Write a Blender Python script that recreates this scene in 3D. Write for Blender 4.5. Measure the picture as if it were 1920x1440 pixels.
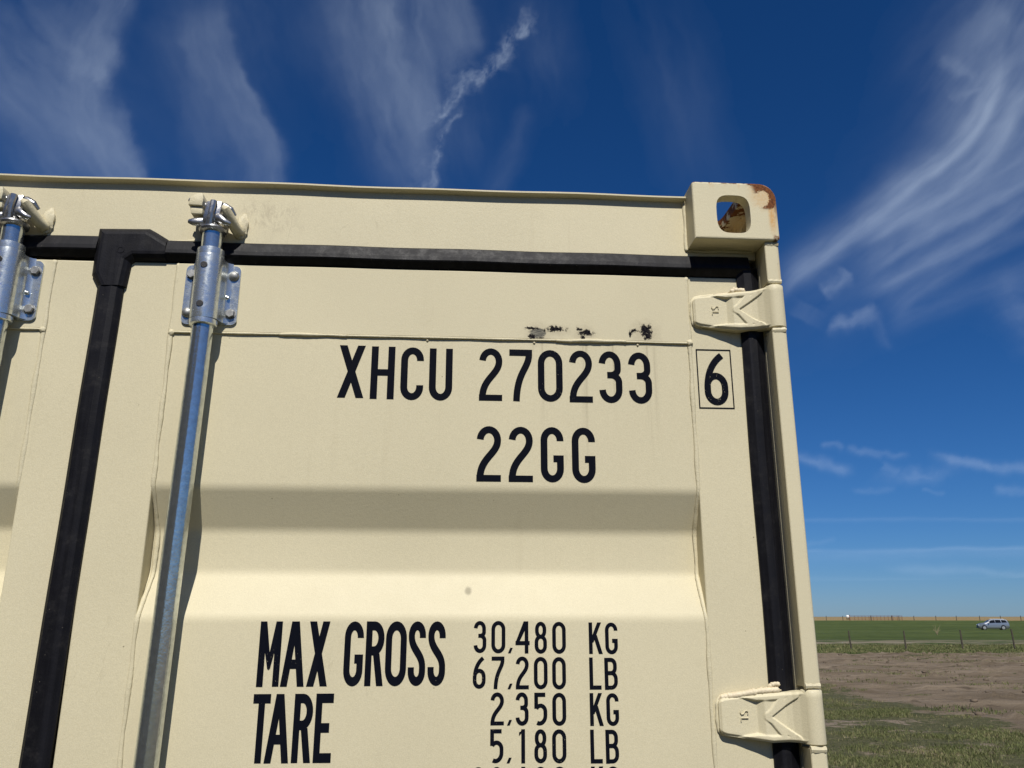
import bpy, bmesh, math, random
import numpy as np
from mathutils import Vector, Matrix, Euler
from math import radians as R, pi, sin, cos, tan, sqrt

for o in list(bpy.data.objects):
    bpy.data.objects.remove(o, do_unlink=True)
SC = bpy.context.scene
COL = SC.collection
random.seed(7)
NPR = np.random.RandomState(11)

# ------------------------------------------------------------------ camera, sky, sun, exposure
cam_d = bpy.data.cameras.new("camera")
cam = bpy.data.objects.new("camera", cam_d)
COL.objects.link(cam)
cam.location = (0.6222, -1.3700, 1.79415)
cam.rotation_euler = Euler((R(90) + 0.276556, 0.0, -0.068057), 'XYZ')
cam_d.sensor_width = 36.0
cam_d.lens = 28.92
cam_d.clip_start = 0.05
cam_d.clip_end = 2.0e6
SC.camera = cam

SUN = Vector((-0.018, -1.0, 1.25)).normalized()
SUN_EL = math.asin(SUN.z)
world = bpy.data.worlds.new("World")
SC.world = world
world.use_nodes = True
wt = world.node_tree
for n in list(wt.nodes):
    wt.nodes.remove(n)
w_out = wt.nodes.new('ShaderNodeOutputWorld')
w_bg = wt.nodes.new('ShaderNodeBackground')
w_sky = wt.nodes.new('ShaderNodeTexSky')
w_sky.sky_type = 'NISHITA'
w_sky.sun_disc = False
w_sky.sun_elevation = SUN_EL
w_sky.sun_rotation = math.atan2(SUN.x, SUN.y)
w_sky.altitude = 1200
w_sky.air_density = 1.0
w_sky.dust_density = 0.3
w_sky.ozone_density = 3.0
SKY_K = 0.085
w_bg.inputs['Strength'].default_value = SKY_K
# deepen the clear sky: each channel of the sky follows its own power curve
w_sep = wt.nodes.new('ShaderNodeSeparateColor')
w_com = wt.nodes.new('ShaderNodeCombineColor')
wt.links.new(w_sky.outputs[0], w_sep.inputs[0])
for i, (gain, power) in enumerate(((0.350, 1.40), (0.490, 1.076), (0.800, 1.02))):
    w_p = wt.nodes.new('ShaderNodeMath')
    w_p.operation = 'POWER'
    wt.links.new(w_sep.outputs[i], w_p.inputs[0])
    w_p.inputs[1].default_value = power
    w_m = wt.nodes.new('ShaderNodeMath')
    w_m.operation = 'MULTIPLY'
    wt.links.new(w_p.outputs[0], w_m.inputs[0])
    w_m.inputs[1].default_value = gain * SKY_K ** (power - 1)
    wt.links.new(w_m.outputs[0], w_com.inputs[i])
wt.links.new(w_com.outputs[0], w_bg.inputs['Color'])
wt.links.new(w_bg.outputs[0], w_out.inputs['Surface'])

sun_d = bpy.data.lights.new("sun", 'SUN')
sun_d.energy = 4.95
sun_d.angle = R(0.53)
sun_d.color = (1.0, 0.955, 0.88)
sun = bpy.data.objects.new("sun", sun_d)
COL.objects.link(sun)
sun.rotation_euler = SUN.to_track_quat('Z', 'Y').to_euler()

SC.view_settings.view_transform = 'Standard'
SC.view_settings.look = 'None'
SC.view_settings.exposure = 0.0
SC.view_settings.gamma = 1.0
SC.render.engine = 'CYCLES'
SC.cycles.transparent_max_bounces = 16
SC.cycles.max_bounces = 8

# ------------------------------------------------------------------ small node helper
class NT:
    def __init__(self, name):
        self.mat = bpy.data.materials.new(name)
        self.mat.use_nodes = True
        self.t = self.mat.node_tree
        self.t.nodes.clear()
        self.out = self.t.nodes.new('ShaderNodeOutputMaterial')
    def node(self, typ, props=None, **ins):
        n = self.t.nodes.new(typ)
        for k, v in (props or {}).items():
            setattr(n, k, v)
        for k, v in ins.items():
            self.put(n, k.replace('_', ' '), v)
        return n
    def put(self, n, key, v):
        s = n.inputs[key]
        if isinstance(v, bpy.types.NodeSocket):
            self.t.links.new(v, s)
        elif isinstance(v, (tuple, list)) and s.type == 'RGBA' and len(v) == 3:
            s.default_value = (*v, 1.0)
        else:
            s.default_value = v
    def m(self, op, a, b=None, c=None, clamp=False):
        n = self.t.nodes.new('ShaderNodeMath')
        n.operation = op
        n.use_clamp = clamp
        for i, v in enumerate((a, b, c)):
            if v is None:
                continue
            if isinstance(v, bpy.types.NodeSocket):
                self.t.links.new(v, n.inputs[i])
            else:
                n.inputs[i].default_value = v
        return n.outputs[0]
    def vm(self, op, a, b):
        n = self.t.nodes.new('ShaderNodeVectorMath')
        n.operation = op
        for i, v in enumerate((a, b)):
            if isinstance(v, bpy.types.NodeSocket):
                self.t.links.new(v, n.inputs[i])
            else:
                n.inputs[i].default_value = v
        return n.outputs['Value'] if op in ('LENGTH', 'DISTANCE', 'DOT_PRODUCT') else n.outputs[0]
    def ramp(self, x, lo, hi, a=0.0, b=1.0):
        n = self.t.nodes.new('ShaderNodeMapRange')
        n.interpolation_type = 'SMOOTHSTEP'
        self.put(n, 'Value', x)
        for k, v in (('From Min', lo), ('From Max', hi), ('To Min', a), ('To Max', b)):
            self.put(n, k, v)
        return n.outputs[0]
    def mix(self, f, a, b, blend='MIX'):
        n = self.t.nodes.new('ShaderNodeMix')
        n.data_type = 'RGBA'
        n.blend_type = blend
        for idx, v in ((0, f), (6, a), (7, b)):
            s = n.inputs[idx]
            if isinstance(v, bpy.types.NodeSocket):
                self.t.links.new(v, s)
            elif idx:
                s.default_value = (*v[:3], 1.0)
            else:
                s.default_value = v
        return n.outputs[2]
    def pos(self):
        if not hasattr(self, '_pos'):
            self._pos = self.t.nodes.new('ShaderNodeTexCoord').outputs['Object']
        return self._pos
    def scaled(self, s, off=(0, 0, 0)):
        n = self.t.nodes.new('ShaderNodeMapping')
        self.put(n, 'Vector', self.pos())
        n.inputs['Scale'].default_value = s
        n.inputs['Location'].default_value = off
        return n.outputs[0]
    def noise(self, scale, detail=4.0, rough=0.55, vec=None, dist=0.0, col=False):
        n = self.t.nodes.new('ShaderNodeTexNoise')
        self.put(n, 'Vector', vec if vec is not None else self.pos())
        self.put(n, 'Scale', scale)
        self.put(n, 'Detail', detail)
        self.put(n, 'Roughness', rough)
        self.put(n, 'Distortion', dist)
        return n.outputs[1 if col else 0]
    def xyz(self, v=None):
        n = self.t.nodes.new('ShaderNodeSeparateXYZ')
        self.put(n, 0, v if v is not None else self.pos())
        return n.outputs
    def bump(self, h, strength=0.3, dist=0.001, normal=None):
        n = self.t.nodes.new('ShaderNodeBump')
        self.put(n, 'Height', h)
        self.put(n, 'Strength', strength)
        self.put(n, 'Distance', dist)
        if normal is not None:
            self.put(n, 'Normal', normal)
        return n.outputs[0]
    def finish(self, color, rough=0.5, metal=0.0, normal=None, **kw):
        b = self.t.nodes.new('ShaderNodeBsdfPrincipled')
        self.put(b, 'Base Color', color)
        self.put(b, 'Roughness', rough)
        self.put(b, 'Metallic', metal)
        if normal is not None:
            self.put(b, 'Normal', normal)
        for k, v in kw.items():
            self.put(b, k.replace('_', ' '), v)
        self.t.links.new(b.outputs[0], self.out.inputs['Surface'])
        return self.mat

CREAM = (0.655, 0.592, 0.410)

def ellipse(nt, px, pz, warp, cx, cz, rx, rz, soft=0.5):
    dx = nt.m('DIVIDE', nt.m('SUBTRACT', px, cx), rx)
    dz = nt.m('DIVIDE', nt.m('SUBTRACT', pz, cz), rz)
    d = nt.m('SQRT', nt.m('ADD', nt.m('MULTIPLY', dx, dx), nt.m('MULTIPLY', dz, dz)))
    d = nt.m('ADD', d, warp)
    return nt.ramp(d, 1.0 + soft, 1.0 - soft)

def paint_material(name, scuffs=False, rust=None, dirt=0.5, peel=1.0):
    nt = NT(name)
    x, y, z = nt.xyz()[0], nt.xyz()[1], nt.xyz()[2]
    big = nt.noise(2.3, 3, 0.5)
    mid = nt.noise(14, 5, 0.6)
    col = nt.mix(nt.ramp(big, 0.3, 0.7), CREAM, tuple(c * 0.93 for c in CREAM))
    col = nt.mix(nt.ramp(mid, 0.55, 0.85, 0.0, 0.16 * dirt), col, (0.40, 0.345, 0.22))
    # fine speckle of the sprayed coat and sparse dirt specks
    fine = nt.noise(750, 2, 0.6)
    col = nt.mix(nt.ramp(fine, 0.36, 0.64, 0.20, 0.0), col, (0.30, 0.27, 0.17))
    v = nt.node('ShaderNodeTexVoronoi', Vector=nt.pos(), Scale=42.0, Randomness=1.0)
    vr = nt.xyz(v.outputs['Color'])[0]
    spot = nt.m('MULTIPLY', nt.ramp(v.outputs['Distance'], 0.065, 0.03), nt.m('GREATER_THAN', vr, 0.86))
    spot = nt.m('MULTIPLY', spot, nt.ramp(mid, 0.42, 0.6))
    col = nt.mix(nt.m('MULTIPLY', spot, 0.75), col, (0.13, 0.10, 0.06))
    # hairline scratches and hand smears left by handling
    sc1 = nt.noise(16, 3, 0.5, nt.scaled((1.0, 1.0, 0.25)), 0.6)
    line = nt.ramp(nt.m('ABSOLUTE', nt.m('SUBTRACT', sc1, 0.5)), 0.0035, 0.0008)
    line = nt.m('MULTIPLY', line, nt.ramp(nt.noise(5, 4, 0.6), 0.56, 0.66))
    col = nt.mix(nt.m('MULTIPLY', line, 0.35 * dirt), col, (0.33, 0.29, 0.19))
    grime = nt.m('MULTIPLY', nt.ramp(nt.noise(55, 5, 0.65, nt.scaled((1, 1, 0.05))), 0.52, 0.74), nt.ramp(nt.noise(2.7, 3, 0.5), 0.45, 0.65))
    col = nt.mix(nt.m('MULTIPLY', grime, 0.20 * dirt), col, (0.36, 0.30, 0.19))
    if not scuffs and rust is None:
        sm = nt.m('MULTIPLY', ellipse(nt, nt.m('ABSOLUTE', x), z, nt.m('MULTIPLY', nt.m('SUBTRACT', nt.noise(24, 4), 0.5), 1.5), 0.262, 2.515, 0.055, 0.030, 0.6), nt.ramp(nt.noise(70, 5, 0.7, nt.scaled((1, 1, 0.4)), 1.0), 0.42, 0.66))
        col = nt.mix(nt.m('MULTIPLY', sm, 0.45), col, (0.34, 0.29, 0.20))
    rough = nt.ramp(nt.noise(30, 3), 0.3, 0.7, 0.46, 0.50)
    hgt = nt.m('ADD', nt.m('MULTIPLY', nt.noise(620, 2, 0.5), 0.55 * peel), nt.m('MULTIPLY', nt.noise(190, 3, 0.5), 0.42 * peel))
    if scuffs:
        w1 = nt.m('MULTIPLY', nt.m('SUBTRACT', nt.noise(95, 6, 0.75), 0.5), 5.0)
        w2 = nt.m('MULTIPLY', nt.m('SUBTRACT', nt.noise(260, 5, 0.75), 0.5), 3.2)
        warp = nt.m('ADD', w1, w2)
        mark = None
        for cx, cz, rx, rz in ((0.7545, 2.2905, 0.0045, 0.0045), (0.771, 2.2875, 0.009, 0.0016), (0.798, 2.3045, 0.017, 0.0045), (0.756, 2.306, 0.010, 0.0028),
                               (0.8565, 2.2995, 0.011, 0.0055), (0.8505, 2.2885, 0.0045, 0.0085), (0.8445, 2.305, 0.006, 0.003),
                               (0.9435, 2.3055, 0.0055, 0.0055), (0.9685, 2.3075, 0.0115, 0.0085), (0.9695, 2.2955, 0.007, 0.0065),
                               (0.938, 2.297, 0.0018, 0.006)):
            e = ellipse(nt, x, z, warp, cx, cz, rx, rz, 0.22)
            mark = e if mark is None else nt.m('MAXIMUM', mark, e)
        grey = ellipse(nt, x, z, nt.m('MULTIPLY', warp, 0.30), 0.766, 2.2965, 0.0150, 0.0105, 0.14)
        scratch = nt.noise(60, 5, 0.7, nt.scaled((1.0, 1, 6.0)), 1.5)
        gcol = nt.mix(nt.ramp(scratch, 0.4, 0.6), (0.22, 0.205, 0.155), (0.045, 0.043, 0.040))
        halo = None
        for cx, cz, rx, rz in ((0.768, 2.297, 0.022, 0.018), (0.80, 2.303, 0.026, 0.010), (0.853, 2.295, 0.019, 0.017), (0.966, 2.303, 0.024, 0.020)):
            e = ellipse(nt, x, z, nt.m('MULTIPLY', warp, 0.3), cx, cz, rx, rz, 0.6)
            halo = e if halo is None else nt.m('MAXIMUM', halo, e)
        # rain runs below the scuffs
        run = None
        for cx, wd, ln in ((0.757, 0.006, 0.16), (0.776, 0.010, 0.22), (0.853, 0.012, 0.30), (0.905, 0.02, 0.18), (0.968, 0.009, 0.34), (0.983, 0.006, 0.26)):
            g = nt.m('MULTIPLY', nt.ramp(nt.m('ABSOLUTE', nt.m('SUBTRACT', x, cx)), wd, 0.0), nt.m('MULTIPLY', nt.ramp(z, 2.285 - ln, 2.27), nt.m('LESS_THAN', z, 2.279)))
            run = g if run is None else nt.m('MAXIMUM', run, g)
        fib = nt.ramp(nt.noise(150, 4, 0.6, nt.scaled((1, 1, 0.03))), 0.42, 0.72)
        col = nt.mix(nt.m('MULTIPLY', nt.m('MULTIPLY', run, fib), 0.42), col, (0.23, 0.19, 0.12))
        col = nt.mix(nt.m('MULTIPLY', halo, 0.30), col, (0.26, 0.21, 0.14))
        col = nt.mix(grey, col, gcol)
        col = nt.mix(mark, col, nt.mix(nt.ramp(nt.noise(300, 3), 0.35, 0.7), (0.006, 0.006, 0.009), (0.03, 0.027, 0.025)))
        smear = ellipse(nt, x, z, nt.m('MULTIPLY', w1, 0.15), 0.646, 1.838, 0.0055, 0.0065, 0.5)
        col = nt.mix(nt.m('MULTIPLY', smear, 0.6), col, (0.16, 0.14, 0.09))
        hgt = nt.m('SUBTRACT', hgt, nt.m('MULTIPLY', nt.m('MAXIMUM', mark, grey), 0.6))
        # shallow dents of the pressed sheet
        nrm0 = nt.bump(nt.noise(1.7, 1, 0.3), 0.15, 0.004)
    else:
        nrm0 = nt.bump(nt.noise(5.0, 2, 0.4), 0.3, 0.005)
    if rust == 'casting':
        wr = nt.noise(62, 8, 0.76)
        wf = nt.noise(240, 5, 0.7)
        # chipped outer corner, running down the right edge
        dx = nt.m('SUBTRACT', x, 1.206)
        dz = nt.m('SUBTRACT', z, 2.573)
        dc = nt.m('SQRT', nt.m('ADD', nt.m('MULTIPLY', dx, dx), nt.m('MULTIPLY', dz, dz)))
        # band that follows the rounded corner (centre of the rounding at 1.186, 2.558)
        ax, az_ = nt.m('SUBTRACT', x, 1.186), nt.m('SUBTRACT', z, 2.558)
        ar = nt.m('SQRT', nt.m('ADD', nt.m('MULTIPLY', ax, ax), nt.m('MULTIPLY', az_, az_)))
        aw = nt.m('ADD', ar, nt.m('MULTIPLY', nt.m('SUBTRACT', wr, 0.5), 0.045))
        side = nt.m('MULTIPLY', nt.ramp(nt.m('ADD', ax, nt.m('MULTIPLY', az_, 0.35)), -0.010, 0.002), nt.ramp(nt.m('ADD', z, nt.m('MULTIPLY', nt.m('SUBTRACT', wr, 0.5), 0.03)), 2.536, 2.542))
        core = nt.m('MULTIPLY', nt.m('MULTIPLY', nt.ramp(aw, 0.0165, 0.0190), side), nt.ramp(ar, 0.0322, 0.0306))
        edge = nt.m('MULTIPLY', nt.ramp(z, 2.5865, 2.5890), nt.ramp(wr, 0.5, 0.56))
        topl = nt.m('MULTIPLY', nt.ramp(nt.m('ADD', z, nt.m('MULTIPLY', nt.m('SUBTRACT', wr, 0.5), 0.018)), 2.5845, 2.5860), nt.m('MULTIPLY', nt.ramp(x, 1.160, 1.168), nt.m('LESS_THAN', x, 1.196)))
        edge = nt.m('MAXIMUM', edge, topl)
        redge = nt.m('MULTIPLY', nt.ramp(nt.m('ADD', x, nt.m('MULTIPLY', nt.m('SUBTRACT', wr, 0.5), 0.03)), 1.2105, 1.2145), nt.ramp(z, 2.50, 2.56))
        lowc = nt.m('MULTIPLY', nt.ramp(x, 1.204, 1.211), nt.m('MULTIPLY', nt.ramp(z, 2.488, 2.478), nt.ramp(wr, 0.42, 0.5)))
        inner = nt.m('MULTIPLY', nt.m('GREATER_THAN', y, 0.028), nt.m('MULTIPLY', nt.ramp(nt.m('ADD', nt.noise(38, 6, 0.68), nt.m('MULTIPLY', nt.ramp(nt.m('ABSOLUTE', nt.m('SUBTRACT', x, 1.163)), 0.012, 0.0), 0.10)), 0.54, 0.57), nt.m('MULTIPLY', nt.ramp(x, 1.135, 1.15), nt.m('GREATER_THAN', z, 2.480))))
        core = nt.m('MAXIMUM', core, nt.m('MAXIMUM', edge, nt.m('MAXIMUM', nt.m('MULTIPLY', redge, 0.9), nt.m('MAXIMUM', lowc, inner))))
        bleed = nt.ramp(nt.m('ADD', dc, nt.m('MULTIPLY', nt.m('SUBTRACT', wr, 0.5), 0.05)), 0.052, 0.022)
        runx = nt.m('ADD', x, nt.m('MULTIPLY', nt.m('SUBTRACT', nt.noise(30, 3, 0.5, nt.scaled((1, 1, 0.2))), 0.5), 0.01))
        runs = nt.m('MULTIPLY', nt.ramp(nt.m('ABSOLUTE', nt.m('SUBTRACT', runx, 1.2085)), 0.011, 0.001), nt.ramp(z, 2.474, 2.515))
        run2 = nt.m('MULTIPLY', nt.m('MULTIPLY', nt.ramp(z, 2.572, 2.590), nt.ramp(nt.noise(90, 4, 0.6, nt.scaled((1, 1, 0.12))), 0.5, 0.68)), 0.7)
        stain = nt.m('MAXIMUM', nt.m('MAXIMUM', nt.m('MULTIPLY', bleed, 0.55), runs), run2)
        stain = nt.m('MULTIPLY', stain, nt.ramp(wf, 0.30, 0.6, 0.35, 1.0))
        col = nt.mix(nt.m('MULTIPLY', stain, 0.85), col, (0.55, 0.29, 0.075))
        rc = nt.mix(nt.ramp(wf, 0.35, 0.7), (0.085, 0.029, 0.012), (0.24, 0.088, 0.026))
        col = nt.mix(core, col, rc)
        rough = nt.m('ADD', rough, nt.m('MULTIPLY', core, 0.35), clamp=True)
        hgt = nt.m('ADD', hgt, nt.m('MULTIPLY', nt.m('MULTIPLY', core, wf), 2.2))
    elif rust == 'post':
        st = nt.m('MULTIPLY', nt.ramp(nt.m('ABSOLUTE', nt.m('SUBTRACT', x, 1.212)), 0.010, 0.0), nt.m('MULTIPLY', nt.ramp(z, 2.36, 2.47), nt.ramp(nt.noise(80, 4, 0.6, nt.scaled((1, 1, 0.1))), 0.40, 0.65)))
        col = nt.mix(nt.m('MULTIPLY', st, 0.6), col, (0.45, 0.26, 0.08))
        g = nt.ramp(nt.noise(25, 5, 0.7, nt.scaled((1, 1, 0.35))), 0.60, 0.78)
        col = nt.mix(nt.m('MULTIPLY', g, 0.35), col, (0.34, 0.29, 0.18))
    nrm = nt.bump(hgt, 0.5, 0.0007, nrm0)
    spec = 0.20 if not scuffs else nt.m('MULTIPLY', nt.m('SUBTRACT', 1.0, mark), 0.16)
    return nt.finish(col, rough, 0.0, nrm, Specular_IOR_Level=spec)

def galvanised(name, tint=(0.66, 0.71, 0.76), r0=0.24, r1=0.42, metal=0.72):
    nt = NT(name)
    sp = nt.noise(120, 4, 0.6)
    streak = nt.noise(40, 4, 0.6, nt.scaled((1, 1, 0.15)))
    col = nt.mix(nt.ramp(sp, 0.35, 0.68), tint, tuple(c * 0.80 for c in tint))
    col = nt.mix(nt.ramp(streak, 0.62, 0.80, 0, 0.3), col, (0.36, 0.36, 0.35))
    rough = nt.ramp(nt.m('ADD', nt.m('MULTIPLY', sp, 0.6), nt.m('MULTIPLY', streak, 0.4)), 0.35, 0.65, r0, r1)
    nrm = nt.bump(nt.m('ADD', nt.noise(300, 3, 0.6), nt.m('MULTIPLY', nt.noise(60, 3), 0.8)), 0.35, 0.0006)
    return nt.finish(col, rough, metal, nrm)

def rubber_material():
    nt = NT("rubber")
    st = nt.noise(90, 4, 0.6, nt.scaled((1, 1, 0.04)))
    sh = nt.noise(90, 4, 0.6, nt.scaled((0.04, 1, 1)))
    dust = nt.noise(35, 6, 0.75)
    col = nt.mix(nt.ramp(st, 0.4, 0.7, 0, 0.6), (0.0055, 0.0055, 0.0075), (0.013, 0.013, 0.017))
    col = nt.mix(nt.ramp(dust, 0.52, 0.82, 0, 0.4), col, (0.05, 0.047, 0.045))
    v = nt.node('ShaderNodeTexVoronoi', Vector=nt.pos(), Scale=120.0)
    sp = nt.m('MULTIPLY', nt.ramp(v.outputs['Distance'], 0.12, 0.05), nt.m('GREATER_THAN', nt.xyz(v.outputs['Color'])[1], 0.93))
    col = nt.mix(nt.m('MULTIPLY', sp, 0.5), col, (0.16, 0.14, 0.11))
    nrm = nt.bump(nt.m('ADD', nt.m('ADD', st, sh), nt.noise(500, 2)), 0.25, 0.0008)
    return nt.finish(col, nt.ramp(dust, 0.3, 0.7, 0.42, 0.6), 0.0, nrm, Specular_IOR_Level=0.16)

def plain(name, color, rough=0.5, metal=0.0, var=0.15, scale=20, bump=0.2, bd=0.002, **kw):
    nt = NT(name)
    n = nt.noise(scale, 5, 0.6)
    col = nt.mix(nt.ramp(n, 0.3, 0.7), color, tuple(c * (1 - 2 * var) for c in color))
    return nt.finish(col, rough, metal, nt.bump(nt.noise(scale * 6, 3), bump, bd), **kw)

M_DOOR = paint_material("door_paint", scuffs=True)
M_PAINT = paint_material("cream_paint", dirt=0.8)
M_CAST = paint_material("casting_paint", rust='casting', peel=2.2)
M_POST = paint_material("post_paint", rust='post', peel=1.5)
M_HINGE = paint_material("hinge_paint", peel=1.3)
M_WELD = paint_material("weld_paint", dirt=1.0, peel=3.0)
M_GALV = galvanised("galvanised_steel", (0.66, 0.70, 0.70), 0.18, 0.34, 0.82)
M_ROD = galvanised("rod_steel", (0.62, 0.66, 0.65), 0.11, 0.19, 0.90)
M_CAM = galvanised("cast_steel", (0.42, 0.42, 0.42), 0.20, 0.40, 0.88)
M_BOLT = plain("bolt_steel", (0.36, 0.36, 0.35), 0.5, 0.85, 0.2, 160, 0.3, 0.0006)
M_RUBBER = rubber_material()
def lettering_material():
    nt = NT("lettering_black")
    chip = nt.m('MULTIPLY', nt.ramp(nt.noise(330, 4, 0.7), 0.655, 0.68), nt.ramp(nt.noise(9, 3, 0.6), 0.50, 0.60))
    fade = nt.ramp(nt.noise(40, 5, 0.65, nt.scaled((1, 1, 0.15))), 0.5, 0.8, 0, 0.5)
    col = nt.mix(fade, (0.0045, 0.0055, 0.010), (0.012, 0.013, 0.017))
    col = nt.mix(chip, col, tuple(c * 0.9 for c in CREAM))
    return nt.finish(col, 0.6, 0.0, nt.bump(nt.noise(190, 3), 0.2, 0.0004), Specular_IOR_Level=0.03)
M_BLACK = lettering_material()
M_DARK = plain("dark_plug", (0.01, 0.01, 0.012), 0.5, 0, 0.1, 80)
M_SEAL = plain("sealant", (0.72, 0.62, 0.43), 0.55, 0, 0.10, 60, 0.4, 0.002)

# ------------------------------------------------------------------ mesh helpers
def link(name, me, mat, parent=None, smooth=False):
    ob = bpy.data.objects.new(name, me)
    if mat is not None:
        me.materials.append(mat)
    if smooth:
        me.polygons.foreach_set('use_smooth', [True] * len(me.polygons))
    COL.objects.link(ob)
    if parent is not None:
        ob.parent = parent
    return ob

def from_bm(name, bm, mat, parent=None, smooth=False, sharp=None):
    bmesh.ops.recalc_face_normals(bm, faces=bm.faces[:])
    me = bpy.data.meshes.new(name)
    if smooth and sharp is not None:
        for e in bm.edges:
            e.smooth = not (len(e.link_faces) == 2 and e.calc_face_angle(0) > sharp)
    bm.to_mesh(me)
    bm.free()
    return link(name, me, mat, parent, smooth)

def empty(name, loc, label=None, cat=None, group=None, rotz=0.0):
    o = bpy.data.objects.new(name, None)
    o.empty_display_size = 0.2
    COL.objects.link(o)
    o.location = loc
    o.rotation_euler = (0, 0, rotz)
    tag(o, label, cat, group)
    return o

def tag(o, label=None, cat=None, group=None, kind=None):
    if label: o['label'] = label
    if cat: o['category'] = cat
    if group: o['group'] = group
    if kind: o['kind'] = kind
    return o

def add_box(bm, x0, x1, y0, y1, z0, z1, bev=0.0, seg=2):
    b = bmesh.new()
    bmesh.ops.create_cube(b, size=1.0)
    for v in b.verts:
        v.co = Vector(((v.co.x + .5) * (x1 - x0) + x0, (v.co.y + .5) * (y1 - y0) + y0, (v.co.z + .5) * (z1 - z0) + z0))
    if bev > 0:
        bmesh.ops.bevel(b, geom=b.edges[:], offset=bev, segments=seg, profile=0.5, affect='EDGES')
    merge(bm, b)

def merge(bm, b):
    me = bpy.data.meshes.new("tmp")
    b.to_mesh(me)
    b.free()
    bm.from_mesh(me)
    bpy.data.meshes.remove(me)

def add_prism(bm, pts, axis, a0, a1):
    """pts: 2D outline; axis 'x' -> (y,z), 'y' -> (x,z), 'z' -> (x,y); extruded a0..a1"""
    def P(p, a):
        return {'x': (a, p[0], p[1]), 'y': (p[0], a, p[1]), 'z': (p[0], p[1], a)}[axis]
    va = [bm.verts.new(P(p, a0)) for p in pts]
    vb = [bm.verts.new(P(p, a1)) for p in pts]
    n = len(pts)
    bm.faces.new(va)
    bm.faces.new(vb[::-1])
    for i in range(n):
        bm.faces.new((va[i], vb[i], vb[(i + 1) % n], va[(i + 1) % n]))

def add_lathe(bm, prof, center, seg=40, axis='z'):
    """prof: list of (r, h) along axis"""
    rings = []
    for r, h in prof:
        ring = []
        for k in range(seg):
            a = 2 * pi * k / seg
            c, s = r * cos(a), r * sin(a)
            p = {'z': (c, s, h), 'y': (c, h, s), 'x': (h, c, s)}[axis]
            ring.append(bm.verts.new(Vector(p) + Vector(center)))
        rings.append(ring)
    for i in range(len(rings) - 1):
        for k in range(seg):
            bm.faces.new((rings[i][k], rings[i][(k + 1) % seg], rings[i + 1][(k + 1) % seg], rings[i + 1][k]))
    bm.faces.new(rings[0][::-1])
    bm.faces.new(rings[-1])

def add_tube(bm, pts, radii, seg=10, flat=(1.0, 1.0), up=(0, 1, 0), jitter=0.0):
    """tapered tube along pts; flat scales the section along the side and the up direction"""
    pts = [Vector(p) for p in pts]
    if not hasattr(radii, '__len__'):
        radii = [radii] * len(pts)
    rings = []
    upv = Vector(up)
    for i, p in enumerate(pts):
        d = (pts[min(i + 1, len(pts) - 1)] - pts[max(i - 1, 0)]).normalized()
        s = d.cross(upv)
        if s.length < 1e-4:
            s = d.cross(Vector((1, 0, 0)))
        s.normalize()
        u = s.cross(d).normalized()
        ring = []
        for k in range(seg):
            a = 2 * pi * k / seg
            rr = radii[i] * (1 + random.uniform(-jitter, jitter))
            ring.append(bm.verts.new(p + s * (cos(a) * rr * flat[0]) + u * (sin(a) * rr * flat[1])))
        rings.append(ring)
    for i in range(len(rings) - 1):
        for k in range(seg):
            bm.faces.new((rings[i][k], rings[i][(k + 1) % seg], rings[i + 1][(k + 1) % seg], rings[i + 1][k]))
    bm.faces.new(rings[0][::-1])
    bm.faces.new(rings[-1])

def add_sweep(bm, prof_pts, path):
    """loft: prof_pts is a function (i)-> list of 3D points per station"""
    rings = [[bm.verts.new(p) for p in prof_pts(i)] for i in range(path)]
    n = len(rings[0])
    for i in range(path - 1):
        for k in range(n):
            bm.faces.new((rings[i][k], rings[i][(k + 1) % n], rings[i + 1][(k + 1) % n], rings[i + 1][k]))
    bm.faces.new(rings[0][::-1])
    bm.faces.new(rings[-1])

def add_blob(bm, c, r, seed, amp=0.35, sub=3):
    b = bmesh.new()
    bmesh.ops.create_icosphere(b, subdivisions=sub, radius=1.0)
    from mathutils import noise
    for v in b.verts:
        k = 1 + amp * noise.noise(v.co * 1.6 + Vector((seed * 3.1, seed, 0))) + 0.4 * amp * noise.noise(v.co * 5 + Vector((seed, 2, seed)))
        v.co = Vector((v.co.x * r[0] * k, v.co.y * r[1] * k, v.co.z * r[2] * k)) + Vector(c)
    merge(bm, b)

def weld_path(bm, pts, r, flat=0.55, step=0.004, wob=0.0012, jit=0.10, seed=0):
    """a wandering painted weld bead along a polyline"""
    rnd = random.Random(seed)
    P = [Vector(p) for p in pts]
    out, rad = [], []
    ph = rnd.uniform(0, 6)
    t = 0.0
    for i in range(len(P) - 1):
        L = (P[i + 1] - P[i]).length
        n = max(1, int(L / step))
        for k in range(n):
            q = P[i].lerp(P[i + 1], k / n)
            t += L / n
            side = (P[i + 1] - P[i]).normalized().cross(Vector((0, 1, 0)))
            w = wob * (0.6 * sin(t * 37 + ph) + 0.5 * sin(t * 91 + 2 * ph) + rnd.uniform(-.25, .25))
            out.append(q + side * w)
            rad.append(r * (1 + 0.18 * sin(t * 53 + ph) + rnd.uniform(-jit, jit)))
    out.append(P[-1]); rad.append(r)
    add_tube(bm, out, rad, 8, (1.0, flat), (0, 1, 0))

D = 0.054          # depth of the door face behind the corner castings

# ------------------------------------------------------------------ ground
def ground_height(x, y):
    r = np.sqrt(x * x + y * y)
    def ss(a, b, t):
        t = np.clip((t - a) / (b - a), 0, 1)
        return t * t * (3 - 2 * t)
    h = 0.85 * ss(170, 305, r) + 1.75 * np.clip((r - 280) / 820, 0, 1) + 0 * r
    h = h - 6.0 * ss(1150, 4000, r)
    return np.where(y < -20, 0.0, h)

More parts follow.
